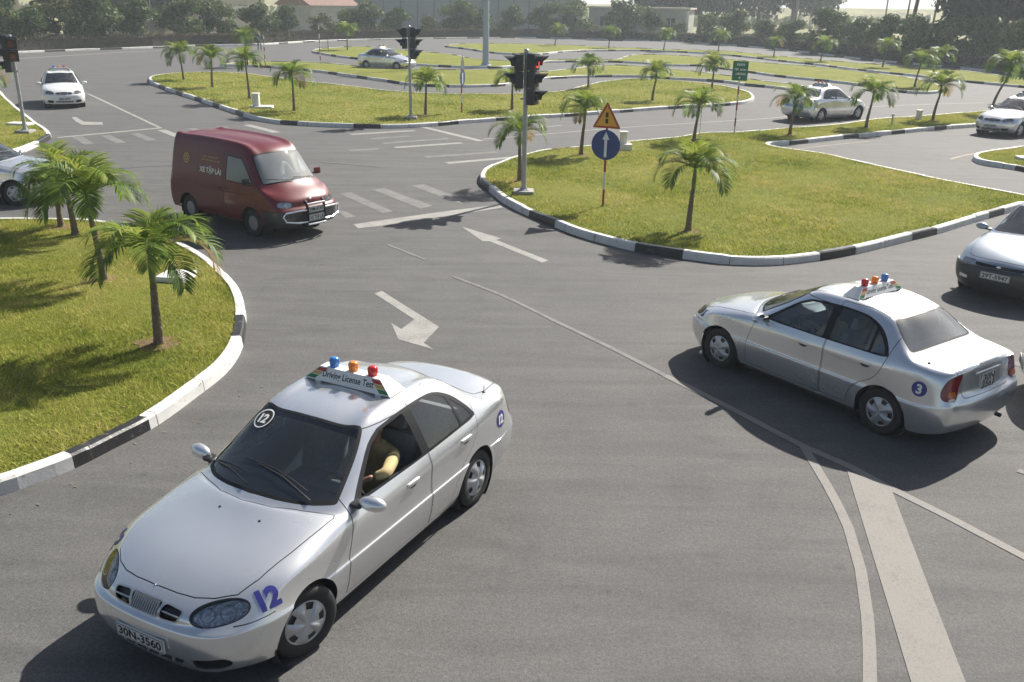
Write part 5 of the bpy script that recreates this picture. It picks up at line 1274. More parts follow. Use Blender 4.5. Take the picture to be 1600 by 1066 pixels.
    h0, _ = s.hit((-2.93, .64, 3), (0, 0, -1)); b = MB(); b.ell(tuple(h0), (.02, .02, .012)); b.tube([h0, h0+Vector((-.01, 0, .07))], [.004, .003], 6); b.build('aerial', M['black'], c)
    h0, n0 = s.hit((.66, 0, 3), (0, 0, -1)); b = MB()
    for k in range(5):
        a = (k-2)*.28; b.tube([h0+Vector((-.004, 0, .004)), h0+Vector((-.034*math.cos(a), .052*math.sin(a*1.3), .010))], [.004, .003], 5)
    b.build('badge', M['chrome'], c)
    b = MB(); b.tube([(-3.05, -.45, .24), (-3.34, -.45, .235)], .025, 10); b.build('exhaust_pipe', M['steel'], c)
    if sign: roof_sign(c)
    plate(c, txt or '30N-3560', (.832, 0, .415), 'F', .47, .11)
    h0, _ = s.hit((-5, 0, .83), (1, 0, 0)); plate(c, txt or '', (h0.x-.004, 0, .80), 'B', .28, .19, two=two or ('30N', '3560'))
    bx = MB(); bx.box((-3.300, 0, .915), (.014, .50, .026), 0, None, .005); bx.build('boot_trim', pm, c)
    if number:
        for sg, ax in ((1, 'L'), (-1, 'Rt')):
            fl = -1 if sg > 0 else 1
            s.wrap(disc_tris(.088, .088), ax, (-2.965, .745), c, 'number_disc', M['navy'], .003)
            v, f = text_tris(number, .15 if len(number) == 1 else .125, .006, .86); s.wrap((v, f), ax, (-2.965, .745), c, 'number', M['white_vinyl'], .006, fl)
            v, f = text_tris(number, .19 if len(number) > 1 else .15, .010, .95); axn = axis_dir(R(66)*sg, R(26)); s.wrap((v, f), axn, proj2(axn, (.33 if len(number) > 1 else .40, .745*sg, .690)), c, 'number', M['navy'], .004, 1, rot=R(4)*sg)
        if len(number) > 1:
            AXW = axis_dir(0, R(38)); ctr = proj2(AXW, (-1.00, -.40, 1.25))
            s.wrap(disc_tris(.082, .082), AXW, ctr, c, 'number_disc', M['ink'], .004)
            s.wrap(ring_tris(.082, .094), AXW, ctr, c, 'number_ring', M['white_vinyl'], .006)
            v, f = text_tris(number, .115, .005, .9); s.wrap((v, f), AXW, ctr, c, 'number', M['white_vinyl'], .007)
    return c
c12 = sedan(-2.192, 6.017, -2.0497, 'silver sedan numbered 12 nearest the camera, beacons on a roof sign', number='12', steer=-.28, open_window=True, txt='30N-3560', two=('30N', '3560'))
c3 = sedan(3.455, 12.08, 2.198, 'silver sedan numbered 3 seen from behind, in its own shadow on the right', number='3', txt='30N-3561', two=('30N', '3561'))
c3.scale = (.973,)*3
# ------------------------------------------------------------------ the maroon van
VWB = 2.2
def make_van_shell():
    top = [
     [(.70, .70, .80), (.80, .56, .805), (.86, .38, .81), (.89, .19, .815), (.90, 0, .82)],
     [(.50, .765, .93), (.565, .63, .94), (.64, .43, .955), (.68, .21, .965), (.69, 0, .97)],
     [(.28, .785, 1.0), (.32, .69, 1.045), (.44, .47, 1.08), (.495, .24, 1.095), (.51, 0, 1.10)],
     [(.0, .79, 1.0), (.06, .665, 1.32), (.17, .455, 1.365), (.225, .23, 1.38), (.24, 0, 1.385)],
     [(-.28, .795, 1.0), (-.20, .64, 1.61), (-.10, .43, 1.665), (-.05, .215, 1.685), (-.035, 0, 1.69)],
     [(-.60, .80, 1.0), (-.52, .635, 1.735), (-.46, .43, 1.79), (-.44, .21, 1.808), (-.43, 0, 1.815)],
     [(-1.2, .80, 1.0), (-1.2, .645, 1.765), (-1.2, .45, 1.828), (-1.2, .21, 1.85), (-1.2, 0, 1.857)],
     [(-2.1, .80, 1.0), (-2.1, .645, 1.765), (-2.1, .45, 1.828), (-2.1, .21, 1.85), (-2.1, 0, 1.857)],
     [(-2.62, .795, 1.0), (-2.60, .645, 1.745), (-2.60, .45, 1.815), (-2.58, .21, 1.825), (-2.58, 0, 1.832)],
     [(-2.78, .77, 1.0), (-2.75, .64, 1.68), (-2.78, .43, 1.73), (-2.785, .2, 1.735), (-2.79, 0, 1.74)],
     [(-2.86, .72, .99), (-2.90, .60, 1.0), (-2.925, .41, 1.0), (-2.93, .2, 1.0), (-2.935, 0, 1.0)]]
    side = []
    for i, r_ in enumerate(top):
        x = r_[0][0]; w_ = 0 if 0 < i < 10 else .055
        dx = .05 if i == 0 else (-.02 if i == 10 else 0)
        side.append([(x+dx, .806-w_, .84 if i else .69), (x+dx*1.6, .812-w_*.8, .66 if i else .62), (x+dx*1.6, .812-w_*.8, .52), (x+dx*1.5, .805-w_, .37), (x+dx, .775-w_, .26)])
    front = [[(.84, .58, .69), (.90, .60, .62), (.91, .60, .52), (.90, .59, .37), (.85, .57, .27)],
             [(.895, .39, .69), (.95, .40, .62), (.96, .40, .52), (.95, .395, .37), (.90, .38, .27)],
             [(.92, .2, .69), (.972, .2, .62), (.982, .2, .52), (.97, .2, .37), (.92, .19, .27)],
             [(.925, 0, .69), (.98, 0, .62), (.99, 0, .52), (.98, 0, .37), (.93, 0, .27)]]
    rear = [[(-2.93, .60, .82), (-2.96, .60, .66), (-2.97, .60, .5), (-2.96, .59, .36), (-2.92, .57, .27)]]
    rear += [[(a[0]-.02, y, a[2]) for a in rear[0]] for y in (.40, .2, 0)]
    V, F, vid = shell_from(top, side, front, rear); v, f = fit_shell(V, F, 3, {}); sh = Shell(v, f)
    for ax in ('L', 'Rt'):
        for x in (0, -VWB): sh.cut(arch(x, .345, .27), ax, 'hole', ok=lambda c: abs(c.y) > .5)
    gx = lambda c: c.x > .3
    wsv = rnd([(-.685, 1.075), (-.40, 1.105), (0, 1.125), (.40, 1.105), (.685, 1.075), (.60, 1.60), (.56, 1.635), (.30, 1.665), (0, 1.675), (-.30, 1.665), (-.56, 1.635), (-.60, 1.60)], .05)
    fz = lambda c: c.z > 1.0 and c.x > -.35
    sh.cut(wsv, 'F', 'rim', ok=fz, thr=.2, only=[0]); sh.cut(inset(wsv, .022), 'F', 'ws', ok=fz, thr=.2, only=['rim'])
    for ax in ('L', 'Rt'):
        win = rnd([(.10, 1.045), (-.10, 1.30), (-.33, 1.555), (-.80, 1.585), (-.80, 1.055)], .06)
        sh.cut(win, ax, 'rim', thr=.3, only=[0]); sh.cut(inset(win, .02), ax, 'win'+ax, thr=.3, only=['rim'])
        d1 = rnd([(.235, 1.03), (-.28, 1.61), (-.865, 1.63), (-.865, .30), (-.32, .30), (-.34, .48), (-.20, .62), (.02, .66), (.20, .64)], .03)
        sh.cut(d1, ax, 'gap', thr=.3, only=[0]); sh.cut(inset(d1, .009), ax, 'doorf'+ax, thr=.3, only=['gap'])
        d2 = rnd([(-.885, 1.635), (-1.84, 1.635), (-1.84, .62), (-1.84, .30), (-.885, .30)], .03)
        sh.cut(d2, ax, 'gap', thr=.3, only=[0]); sh.cut(inset(d2, .009), ax, 'slide'+ax, thr=.3, only=['gap'])
        for q, own in ((rnd([(-.96, 1.08), (-.96, 1.58), (-1.78, 1.58), (-1.78, 1.08)], .09), 'slide'+ax), (rnd([(-1.93, 1.08), (-1.93, 1.60), (-2.55, 1.58), (-2.64, 1.08)], .10), 0)):
            sh.cut(q, ax, 'groove', thr=.3, only=[own]); sh.cut(inset(q, .018), ax, 'press'+ax if own else 'pressq', thr=.3, only=['groove'])
    # bumper: everything low at the nose
    sh.cut([(-.9, .605), (.9, .605), (.9, .1), (-.9, .1)], 'F', 'bumper', thr=-.5, ok=lambda c: c.x > .40, only=[0])
    for s in (1, -1):
        ax = axis_dir(R(30)*s, R(15)); c = proj2(ax, (.80, .565*s, .725)); q = ell2(c[0], c[1], .155, .070, R(5)*s, 28, 2.6)
        sh.cut(q, ax, 'lampl' if s > 0 else 'lampr', ok=gx, thr=.1, only=[0])
    return sh
def make_van(x, y, yaw):
    s = make_van_shell(); c = empty('van', (x, y, 0), yaw); pm = M['maroon']
    tag(c, 'maroon panel van with a chrome bull bar crossing the junction', 'van')
    s.part([0, 'gap', 'rim', 'groove', 'pressq'], 'body', [pm, M['black'], M['black_gloss']], c, matof={0: 0, 'gap': 1, 'rim': 2, 'groove': 0, 'pressq': 0})
    s.part(['bumper'], 'bumper', M['dark_bumper'], c, push=.012, thick=.02)
    for a in ('L', 'Rt'):
        d = s.part(['doorf'+a], 'front_door', pm, c, push=.002); e = s.part(['slide'+a, 'press'+a], 'sliding_door', pm, c, push=.002)
        sg = 1 if a == 'L' else -1
        for hx, o, hz in ((-.76, d, .90), (-1.0, e, .90)):
            b = MB(); b.box((hx, sg*.812, hz), (.13, .03, .04), 0, None, .01); b.build('handle', M['black'], o)
    s.part(['ws'], 'windscreen', M['glass_van'], c, push=-.003); [s.part(['win'+a], 'front_side_window', M['glass_van'], c, push=-.003) for a in ('L', 'Rt')]
    for nm, sg in (('lampl', 1), ('lampr', -1)):
        o = s.part([nm], 'headlight', M['reflector'], c, push=-.03); s.part([nm], 'lens', M['lamp_glass'], o, push=.003)
        V, N, F, r_ = s.take([nm]); ctr = Vector(np.mean(V, 0)); b = MB(); d = Vector((.9, .35*sg, .2)).normalized()
        b.lathe([(.058, .012), (.05, -.004), (.02, -.016), (0, -.018)], 20, 0, Matrix.Translation(ctr-d*.014) @ d.to_track_quat('Z', 'Y').to_matrix().to_4x4(), closed=True); b.build('lamp_bowl', M['chrome'], o)
    for wx in (0, -VWB):
        for sg in (1, -1): make_wheel(c, wx, sg*.70, 0, r=.280, w_=.165, hub=.150, style='rim')
    b = MB(); b.box((-1.0, 0, .32), (3.6, 1.30, .10)); b.box((-1.1, 0, .24), (1.4, 1.45, .06)); b.box((-.95, 0, .95), (.04, 1.25, 1.1)); b.box((.27, 0, .93), (.30, 1.1, .16), 0, None, .04)
    for xx in (0, -VWB):
        for sg in (1, -1): b.box((xx, sg*.48, .35), (.70, .02, .5)); b.lathe([(.35, -.13), (.355, .13)], 26, 0, Matrix.Translation((xx, sg*.64, .27)) @ Matrix.Rotation(R(90), 4, 'X'), closed=True)
    b.build('underbody', M['dark'], c, smooth=False)
    b = MB()
    for yy in (.37, -.37):
        Mx = Matrix.Translation((-.45, yy, .45)); b.box((.0, 0, .32), (.46, .46, .14), 0, Mx, .04); b.box((-.26, 0, .62), (.12, .46, .56), 0, Mx, .04); b.box((-.28, 0, 1.0), (.09, .26, .18), 0, Mx, .03)
    b.build('seats', M['cream'], c)
    # bull bar: two black uprights, chrome rails and side loops
    b = MB()
    for sg in (1, -1): b.tube([(.93, sg*.22, .28), (1.05, sg*.22, .30), (1.085, sg*.22, .42), (1.085, sg*.22, .66), (1.05, sg*.22, .76), (1.0, sg*.22, .79)], .028, 10)
    b.build('bull_bar_upright', M['black_gloss'], c)
    b = MB(); b.tube([(1.09, -.23, .735), (1.10, 0, .74), (1.09, .23, .735)], .020, 10); b.tube([(1.10, -.23, .32), (1.11, 0, .32), (1.10, .23, .32)], .020, 10)
    for sg in (1, -1): b.tube([(1.085, sg*.23, .62), (1.06, sg*.45, .62), (.98, sg*.68, .60), (.93, sg*.72, .52), (.97, sg*.68, .42), (1.06, sg*.45, .38), (1.085, sg*.23, .38)], .019, 10)
    b.build('bull_bar_rail', M['chrome'], c)
    plate(c, '29M-4147', (1.085, 0, .615), 'F', .40, .12); plate(c, 'XE T\u1eacP L\u00c1I', (1.09, 0, .45), 'F', .40, .13, name='learner_plate')
    # lettering and emblem on both flanks
    for sg, a in ((1, 'L'), (-1, 'Rt')):
        fl = -1 if sg > 0 else 1
        s.wrap(text_tris('XE T\u1eacP L\u00c1I', .15, .005), a, (-1.33, 1.20), c, 'lettering', M['white_vinyl'], .006, fl)
        s.wrap(scribble(.62, .030, 3), a, (-1.34, 1.40), c, 'lettering', M['stripe_gold'], .006, fl)
        s.wrap(scribble(.52, .030, 5), a, (-1.34, 1.47), c, 'lettering', M['stripe_gold'], .006, fl)
        s.wrap(ring_tris(.082, .108), a, (-2.20, 1.37), c, 'emblem', M['stripe_gold'], .006, fl); s.wrap(ring_tris(.030, .062, 5), a, (-2.20, 1.37), c, 'emblem', M['stripe_gold'], .006, fl)
        h0, _ = s.hit((.02, 3*sg, 1.09), (0, -sg, 0)); b = MB(); b.tube([h0, h0+Vector((.05, sg*.10, .04))], .014, 8); b.box((h0.x+.06, h0.y+sg*.16, h0.z+.07), (.06, .16, .14), 0, None, .025)
        b.build('wing_mirror', M['black'] if sg < 0 else M['maroon'], c)
    b = MB()
    for y0, y1 in ((.50, -.02), (-.06, -.58)):
        p = [s.hit((3, y0+(y1-y0)*t, 1.125+.05*t), (-1, 0, 0))[0]+Vector((.02, 0, .012)) for t in (0, .3, .6, 1)]; b.tube(p, .007, 6)
    b.build('wiper', M['black'], c)
    h0, _ = s.hit((3, 0, .80), (-1, 0, 0)); b = MB(); b.ell(tuple(h0), (.012, .045, .028)); b.build('badge', M['chrome'], c)
    return c
M['glass_van'] = glass_mat('pale van glass', (.60, .68, .68), 1.0, 0.03, 0.30)
M['cream'] = plain('pale seat cover', (.50, .52, .50), 0.8)
van = make_van(-4.918, 19.069, -.657)
driver(van, -.42, .37, M['white_cloth'], 'driver in a pale shirt at the wheel of the maroon van', seatz=.83, sw=(.05, .37, 1.10))
# ------------------------------------------------------------------ the other cars
c12b = driver(c12, -1.40, .37, M['tan_cloth'], 'driver in a tan shirt resting an elbow at the window of car 12', arm_out=True)
driver(c3, -1.38, .37, M['tan_cloth'], 'driver at the wheel of car 3, hands on the steering wheel')
driver(c3, -2.12, .34, M['white_cloth'], 'passenger in a white shirt on the back seat of car 3', hold=False, seatz=.46)
cW = sedan(-19.667, 40.711, -1.10, 'white sedan driving towards the left traffic light', paint='white_paint', txt='30N-3571')
cA = sedan(-8.0, 66.5, -.445, 'distant silver sedan half hidden by the middle lawn traffic light', txt='30N-3572')
cB = sedan(14.75, 42.3, .60, 'silver sedan with palms in front, seen from behind on the far road', txt='30N-3573', two=('30N', '3573'))
cR = sedan(19.25, 37.05, -2.514, 'silver sedan coming in at the right edge beside the grass verge', txt='30N-3574')
lx, ly = G(72, 322); cL = sedan(lx-.62, ly+.75, -.05, 'silver sedan cut by the left edge behind the bushy palms', txt='30N-3575', sign=False)
driver(cL, -1.38, -.37, M['white_cloth'], 'passenger in a white shirt in the silver car at the left edge', hold=False)
rx, ry = G(1640, 640); cE = sedan(rx+.62, ry+.22, 2.75, 'silver sedan of which only the bumper shows at the right edge', txt='30N-3576', sign=False)
def make_saloon(x, y, yaw):
    s = build_sedan_shell(); c = empty('grey_saloon', (x, y, 0), yaw); tag(c, 'grey blue saloon with dark bumper entering at the right edge', 'car'); pm = M['grey_paint']
    for ax in ('L', 'Rt'):
        s.cut(arch(0, .335), ax, 'hole', ok=lambda q: abs(q.y) > .5); s.cut(arch(-WB, .335), ax, 'hole', ok=lambda q: abs(q.y) > .5)
        s.cut(DLO, ax, 'frame', only=[0])
        for q in (W_F, W_R, W_Q): s.cut(q, ax, 'sw', only=['frame'])
    up = lambda q: q.z > .8; gx = lambda q: q.x > .3
    s.cut(WS, 'T', 'frame', ok=up, only=[0]); s.cut(inset(WS, .018), 'T', 'ws', ok=up, only=['frame']); s.cut(BL, 'T', 'frame', ok=up, only=[0]); s.cut(inset(BL, .02), 'T', 'bl', ok=up, only=['frame'])
    for ax in ('L', 'Rt'):
        for q in (D1, D2): s.cut(q, ax, 'gap', thr=.38, only=[0]); s.cut(inset(q, .008), ax, 'door'+ax+str(len(q)), thr=.38, only=['gap'])
    hood = sym([(.70, 0), (.69, .2), (.655, .36), (.60, .50), (.50, .60), (.30, .655), (0, .69), (-.30, .715), (-.50, .722), (-.545, .70), (-.43, .49), (-.33, .26), (-.295, 0)])
    s.cut(hood, 'T', 'gap', ok=lambda q: q.z > .64, only=[0]); s.cut(inset(hood, .007), 'T', 'hood', ok=lambda q: q.z > .64, only=['gap'])
    s.cut([(-.9, .578), (.9, .578), (.9, .1), (-.9, .1)], 'F', 'bumper', thr=-.6, ok=lambda q: q.x > .34, only=[0])
    s.cut(rnd([(-.40, .645), (.40, .645), (.38, .592), (-.38, .592)], .02), 'F', 'grille', ok=gx, only=[0, 'gap', 'hood'])
    for sg in (1, -1):
        ax = axis_dir(R(22)*sg, R(18)); o = proj2(ax, (.70, .57*sg, .635)); q = rnd([(o[0]-.15*1, o[1]-.042), (o[0]+.15, o[1]-.042), (o[0]+.15, o[1]+.048), (o[0]-.15, o[1]+.048)], .03)
        s.cut(q, ax, 'lamp'+('l' if sg > 0 else 'r'), ok=gx, thr=.1, only=[0, 'gap', 'hood'])
        s.cut(rnd([(sg*.46, .40), (sg*.62, .41), (sg*.62, .35), (sg*.46, .35)], .02), 'F', 'fog', ok=gx, only=['bumper'])
    doors = [k for k in s.names if isinstance(k, str) and k.startswith('door')]
    s.part([0, 'gap', 'frame'], 'body', [pm, M['black'], M['black_gloss']], c, matof={0: 0, 'gap': 1, 'frame': 2})
    for k in doors: s.part([k], 'door', pm, c, push=.0015)
    s.part(['hood'], 'bonnet', pm, c, push=.002); s.part(['bumper'], 'bumper', M['dark_bumper'], c, push=.022, thick=.03)
    s.part(['fog'], 'fog_light', M['reflector'], c, push=.02); s.part(['grille'], 'grille', M['black_gloss'], c, push=-.012)
    s.part(['ws'], 'windscreen', M['glass_ws'], c, push=-.003); s.part(['bl'], 'rear_window', M['glass_pale'], c, push=-.003); s.part(['sw'], 'side_windows', M['glass_dark'], c, push=-.003)
    for k in ('lampl', 'lampr'): o = s.part([k], 'headlight', M['reflector'], c, push=-.02); s.part([k], 'lens', M['lamp_glass'], o, push=.002)
    interior(c)
    for wx in (0, -WB):
        for sg in (1, -1): make_wheel(c, wx, sg*.715, 0)
    for sg in (1, -1): mirror(c, sg, 'grey_paint', x=-.66)
    h0, _ = s.hit((3, 0, .62), (-1, 0, 0)); b = MB(); b.ell((h0.x, 0, .622), (.010, .042, .024)); b.build('badge', M['chrome'], c)
    plate(c, '29T-5947', (.862, 0, .475), 'F', .47, .11)
    return c
cM = make_saloon(8.69, 15.30, -2.40)
# ------------------------------------------------------------------ traffic lights, signs, posts
def visor(b, y, z, Mx, r_=.115, L=.26, mi=0):
    """long sloping hood over a lens: open tunnel cut away underneath"""
    n = 18; v = []; f = []
    for k in range(n+1):
        a = R(-35+250*k/n); dep = L*(0.45+0.55*max(0, math.sin(a))) if math.sin(a) > -.6 else L*.3
        for rr in (r_, r_-.006): v += [(0, y+rr*math.cos(a), z+rr*math.sin(a)), (dep, y+rr*math.cos(a)*1.02, z+rr*math.sin(a)-.0)]
    for k in range(n):
        i, j = 4*k, 4*(k+1); f += [(i, i+1, j+1, j), (i+2, j+2, j+3, i+3), (i+1, i+3, j+3, j+1)]
    b.add(v, f, mi, Mx)
def signal_head(parent, Mx, lenses, z0):
    """housing of stacked boxes, each with lens and hood; facing local +x"""
    h = bpy.data.objects.new('signal_head', None); COL.objects.link(h); h.parent = parent
    b = MB(); n = len(lenses); pitch = .40; b2 = MB()
    for k in range(n): zc = z0-k*pitch; b.box((-.02, 0, zc), (.20, .36, .385), 0, Mx, .02); visor(b, 0, zc+.005, Mx, .15, .36)
    b.build('housing', M['signal'], h, angle=40)
    for k, mt in enumerate(lenses):
        l = MB(); zc = z0-k*pitch; Ml = Mx @ Matrix.Translation((.082, 0, zc)) @ Matrix.Rotation(R(90), 4, 'Y'); l.lathe([(.135, 0), (.12, .014), (.07, .028), (0, .034)], 24, 0, Ml)
        l.build('lens', M[mt], h)
    return h
def traffic_light(px, py, h, lab, heads, rot=0.0, base=True):
    x, y = G(px, py, .13); t = empty('traffic_light', (x, y, .13), rot); tag(t, lab, 'traffic light', 'traffic lights of the junction')
    b = MB(); b.tube([(0, 0, 0), (0, 0, h*.5), (0, 0, h)], [.062, .056, .052], 16); b.lathe([(.062, h), (.062, h+.03), (.04, h+.05), (0, h+.055)], 16); b.box((0, 0, h-.06), (.30, .05, .05)); b.box((0, 0, h-1.10), (.26, .05, .05))
    b.build('pole', M['galv'], t)
    b = MB(); b.box((0, 0, .05), (.50, .50, .10), 0, None, .015); b.build('foot_block', M['concrete'], t)
    b = MB(); b.lathe([(.15, .10), (.15, .115), (.085, .125), (.07, .19), (0, .19)], 20)
    for k in range(4): b.lathe([(.014, .115), (.014, .15), (0, .15)], 6, 0, Matrix.Translation((.115*math.cos(k*1.57+.78), .115*math.sin(k*1.57+.78), 0)))
    b.build('flange', M['galv'], t)
    for ang, off, lenses, z0 in heads:
        Mx = Matrix.Rotation(ang, 4, 'Z') @ Matrix.Translation((.20, 0, 0)) @ Matrix.Translation((0, off, 0)); signal_head(t, Mx, lenses, z0)
    return t
OFF3 = ['signal_off', 'signal_off', 'signal_off']
tl1 = traffic_light(818, 303, 3.42, 'centre traffic light showing red, on the tip of the near right lawn', [(R(-22), .0, ['signal_red', 'signal_off', 'signal_off'], 3.18), (R(186), .0, ['signal_off', 'signal_off'], 3.16)])
tl2 = traffic_light(642, 186, 3.52, 'traffic light in front of the distant silver car on the middle lawn', [(R(-5), .0, OFF3, 3.32), (R(184), .0, ['signal_off', 'signal_off'], 3.30)])
tl3 = traffic_light(40, 208, 3.15, 'traffic light with brownish lenses at the left lawn corner', [(R(-62), .0, ['signal_brown', 'signal_brown'], 2.95), (R(200), .0, OFF3, 3.0)])
def banded_post(h, n, first_red=True, r_=.03):
    t = []
    for k in range(n):
        b = MB(); z0, z1 = h*k/n, h*(k+1)/n; b.tube([(0, 0, z0), (0, 0, z1)], r_+(.0008 if k % 2 else 0), 12); t.append((b, 'post_red' if (k % 2 == 0) == first_red else 'post_white'))
    return t
def post_obj(parent, h, n, first_red=True, r_=.03):
    b = MB()
    for k in range(n): z0, z1 = h*k/n, h*(k+1)/n; b.tube([(0, 0, z0), (0, 0, z1)], r_, 12, 0 if (k % 2 == 0) == first_red else 1)
    return b.build('post', [M['post_red'], M['post_white']], parent)
def plate_face(parent, name, poly, mat, Mx, th=.006, back='sign_back', off=0.0):
    n = len(poly); b = MB(); v = [(0+off, y, z) for y, z in poly]+[(-th+off, y, z) for y, z in poly]
    b.add(v, [tuple(range(n))], 0, Mx); b.add(v, [tuple(range(n, 2*n))[::-1]]+[(i, n+i, n+(i+1) % n, (i+1) % n) for i in range(n)], 1, Mx)
    return b.build(name, [M[mat], M[back]], parent, smooth=False)
def circ(cy, cz, r_, n=40): return [(cy+r_*math.cos(6.28318*k/n), cz+r_*math.sin(6.28318*k/n)) for k in range(n)]
def flat(parent, name, tris, mat, Mx, off):
    v, f = tris; return mk(name, [tuple(Mx @ Vector((off, p[0], p[1]))) for p in v], f, M[mat], parent, smooth=False)
def sign_post(px, py, lab, rot):
    x, y = G(px, py, .13); t = empty('road_sign', (x, y, .13), rot); tag(t, lab, 'road sign')
    post_obj(t, 2.05, 5, True, .028).rotation_euler = (0, 0, 0)
    Mx = Matrix.Translation((.04, 0, 0))
    rz = 1.45; d = plate_face(t, 'blue_disc', circ(0, rz, .345), 'sign_blue', Mx)
    ar = [(-.032, -.28), (.032, -.28), (.032, .12), (.085, .12), (0, .30), (-.085, .12), (-.032, .12)]
    v, f = tri_poly([(a, b+rz) for a, b in ar]); flat(d, 'arrow', ([(p[0], p[1]) for p in v], f), 'white_vinyl', Mx, .004)
    tri = rnd([(-.34, 0), (.34, 0), (0, .60)], .05, 5); zb = 1.83
    q = plate_face(t, 'warning_triangle', [(a, b+zb) for a, b in tri], 'sign_red', Mx)
    ti = inset(tri, .048); v, f = tri_poly([(a, b+zb) for a, b in ti]); flat(q, 'yellow_field', ([(p[0], p[1]) for p in v], f), 'sign_yellow', Mx, .003)
    for zc in (.16, .30):
        for dz in (-.028, .028): flat(q, 'signal_mark', (circ(0, zb+zc+dz, .026, 14), [tuple(range(14))]), 'ink', Mx, .006)
        flat(q, 'signal_mark', ([(-.034, zb+zc-.055), (.034, zb+zc-.055), (.034, zb+zc+.055), (-.034, zb+zc+.055)], [(0, 1, 2, 3)]), 'ink', Mx, .005)
    return t
sx, sy = G(942, 322); sign_post(942, 323, 'road sign of a yellow warning triangle above a blue disc with a white arrow', R(-90-22))
x, y = G(721.5, 176, .13); t = empty('road_sign', (x, y, .13), R(3)); tag(t, 'road sign turned edge on, blue disc on a red and white post', 'road sign')
post_obj(t, 2.0, 5, True, .028); Mx = Matrix.Translation((.04, 0, 0)); d = plate_face(t, 'blue_disc', circ(0, 1.45, .34), 'sign_blue', Mx, back='sign_blue'); Mx2 = Mx
d = MB(); 
plate_face(t, 'warning_triangle', [(a, b+1.80) for a, b in rnd([(-.34, 0), (.34, 0), (0, .60)], .05)], 'sign_back', Mx)
v, f = tri_poly([(-.05, 1.2), (.05, 1.2), (.05, 1.65), (-.05, 1.65)]); flat(t, 'white_bar', ([(p[0], p[1]) for p in v], f), 'white_vinyl', Mx, .004)
t.rotation_euler = (0, 0, R(-78))
t.rotation_euler = (0, 0, R(-15))
# green direction board on a banded post
x, y = G(1147, 209, .13); t = empty('direction_sign', (x, y, .13), R(-112)); tag(t, 'green board with white writing on a red and white banded post', 'road sign')
post_obj(t, 2.0, 7, False, .030); Mx = Matrix.Translation((.045, 0, 0))
bd = plate_face(t, 'green_board', rnd([(-.28, 1.93), (.28, 1.93), (.28, 2.62), (-.28, 2.62)], .03), 'sign_green', Mx)
for k_, (w_, z_) in enumerate(((.26, 2.50), (.40, 2.33), (.42, 2.17))): v, f = scribble(w_, .085, 20+k_); flat(bd, 'lettering', ([(p[0], p[1]+z_) for p in v], f), 'white_vinyl', Mx, .004)
v, f = tri_poly([(-.05, 2.06), (0, 1.98), (.05, 2.06)]); flat(bd, 'arrow', ([(p[0], p[1]) for p in v], f), 'white_vinyl', Mx, .004)
# slim banded posts on the far strips
for px, py, h, lab in ((415, 105, 2.35, 'slim red and white post left of the distant silver car, by the blue figure'), (501, 101, 2.7, 'slim red and white post just left of the distant silver car'), (1092, 222, 1.5, 'thin white stake beside the roadside palm')):
    x, y = G(px, py, .13); t = empty('marker_post', (x, y, .13)); tag(t, lab, 'marker post'); post_obj(t, h, 9 if h > 2 else 1, h < 2.5 and h > 2, .035 if h > 2 else .012)
# tall lamp mast
x, y = G(759, 103, .13); t = empty('lamp_mast', (x, y, .13)); tag(t, 'tall pale grey lamp mast rising out of the picture behind the traffic lights', 'lamp post')
b = MB(); b.tube([(0, 0, 0), (0, 0, 4), (0, 0, 12)], [.25, .21, .13], 20); b.build('mast', M['lamp_pole'], t)
b = MB(); b.lathe([(.42, 0), (.42, .06), (.32, .10), (.31, .25), (0, .25)], 20); b.build('flange', M['lamp_pole'], t)
b = MB(); b.tube([(0, 0, 11.9), (-1.2, 0, 12.4)], .05, 8); b.tube([(0, 0, 11.9), (1.2, 0, 12.4)], .05, 8); b.box((-1.5, 0, 12.45), (.8, .3, .14), 0, None, .04); b.box((1.5, 0, 12.45), (.8, .3, .14), 0, None, .04); b.build('lamp_arm', M['lamp_pole'], t)
# whitewashed concrete blocks
def block(px, py, dims, lab, rot=0.0, upper=None, z=.13, name='concrete_block'):
    x, y = G(px, py, z); t = empty(name, (x, y, z), rot); tag(t, lab, 'concrete block')
    b = MB(); b.box((0, 0, dims[2]/2-.02), (dims[0], dims[1], dims[2]+.04), 0, None, .02); b.build('slab', M['concrete_white'], t)
    if upper: b = MB(); b.box((upper[3], upper[4], dims[2]+upper[2]/2), upper[:3], 0, None, .015); b.box((upper[3], upper[4], dims[2]+upper[2]+.012), (upper[0]+.05, upper[1]+.05, .03), 0, None, .008); b.build('pillar', M['concrete_white'], t)
    return t
block(276, 438, (.50, .50, .12), 'flat white concrete slab in the grass behind the nearest palm', R(-8))
block(409, 169, (.95, .6, .10), 'white concrete block with a small pillar on the middle lawn', R(5), (.28, .28, .50, -.22, 0))
block(976, 235, (.42, .40, .22), 'white concrete block with a small pillar behind the blue arrow sign', R(5), (.22, .2, .36, -.05, .05))
block(32, 196, (.80, .45, .10), 'white concrete slab in the grass by the left traffic light', R(-5))
block(1607, 250, (.7, .5, .10), 'white concrete slab cut by the right edge of the picture', R(-5))
x, y = G(1435, 187, .13); b = MB(); b.lathe([(.12, 0), (.12, .36), (.145, .37), (.145, .42), (0, .43)], 20, 0, Matrix.Translation((x, y, .12))); o = b.build('bollard', M['concrete_white']); tag(o, 'small white cylinder standing in the verge between two palms', 'bollard')
x, y = G(1393, 196, .13); b = MB(); b.tube([(x, y, .1), (x, y, .52)], .035, 10); b.box((x, y, .55), (.10, .06, .08), 0, None, .01); o = b.build('low_post', M['galv']); tag(o, 'short thin grey post in the verge near the white cylinder', 'post')
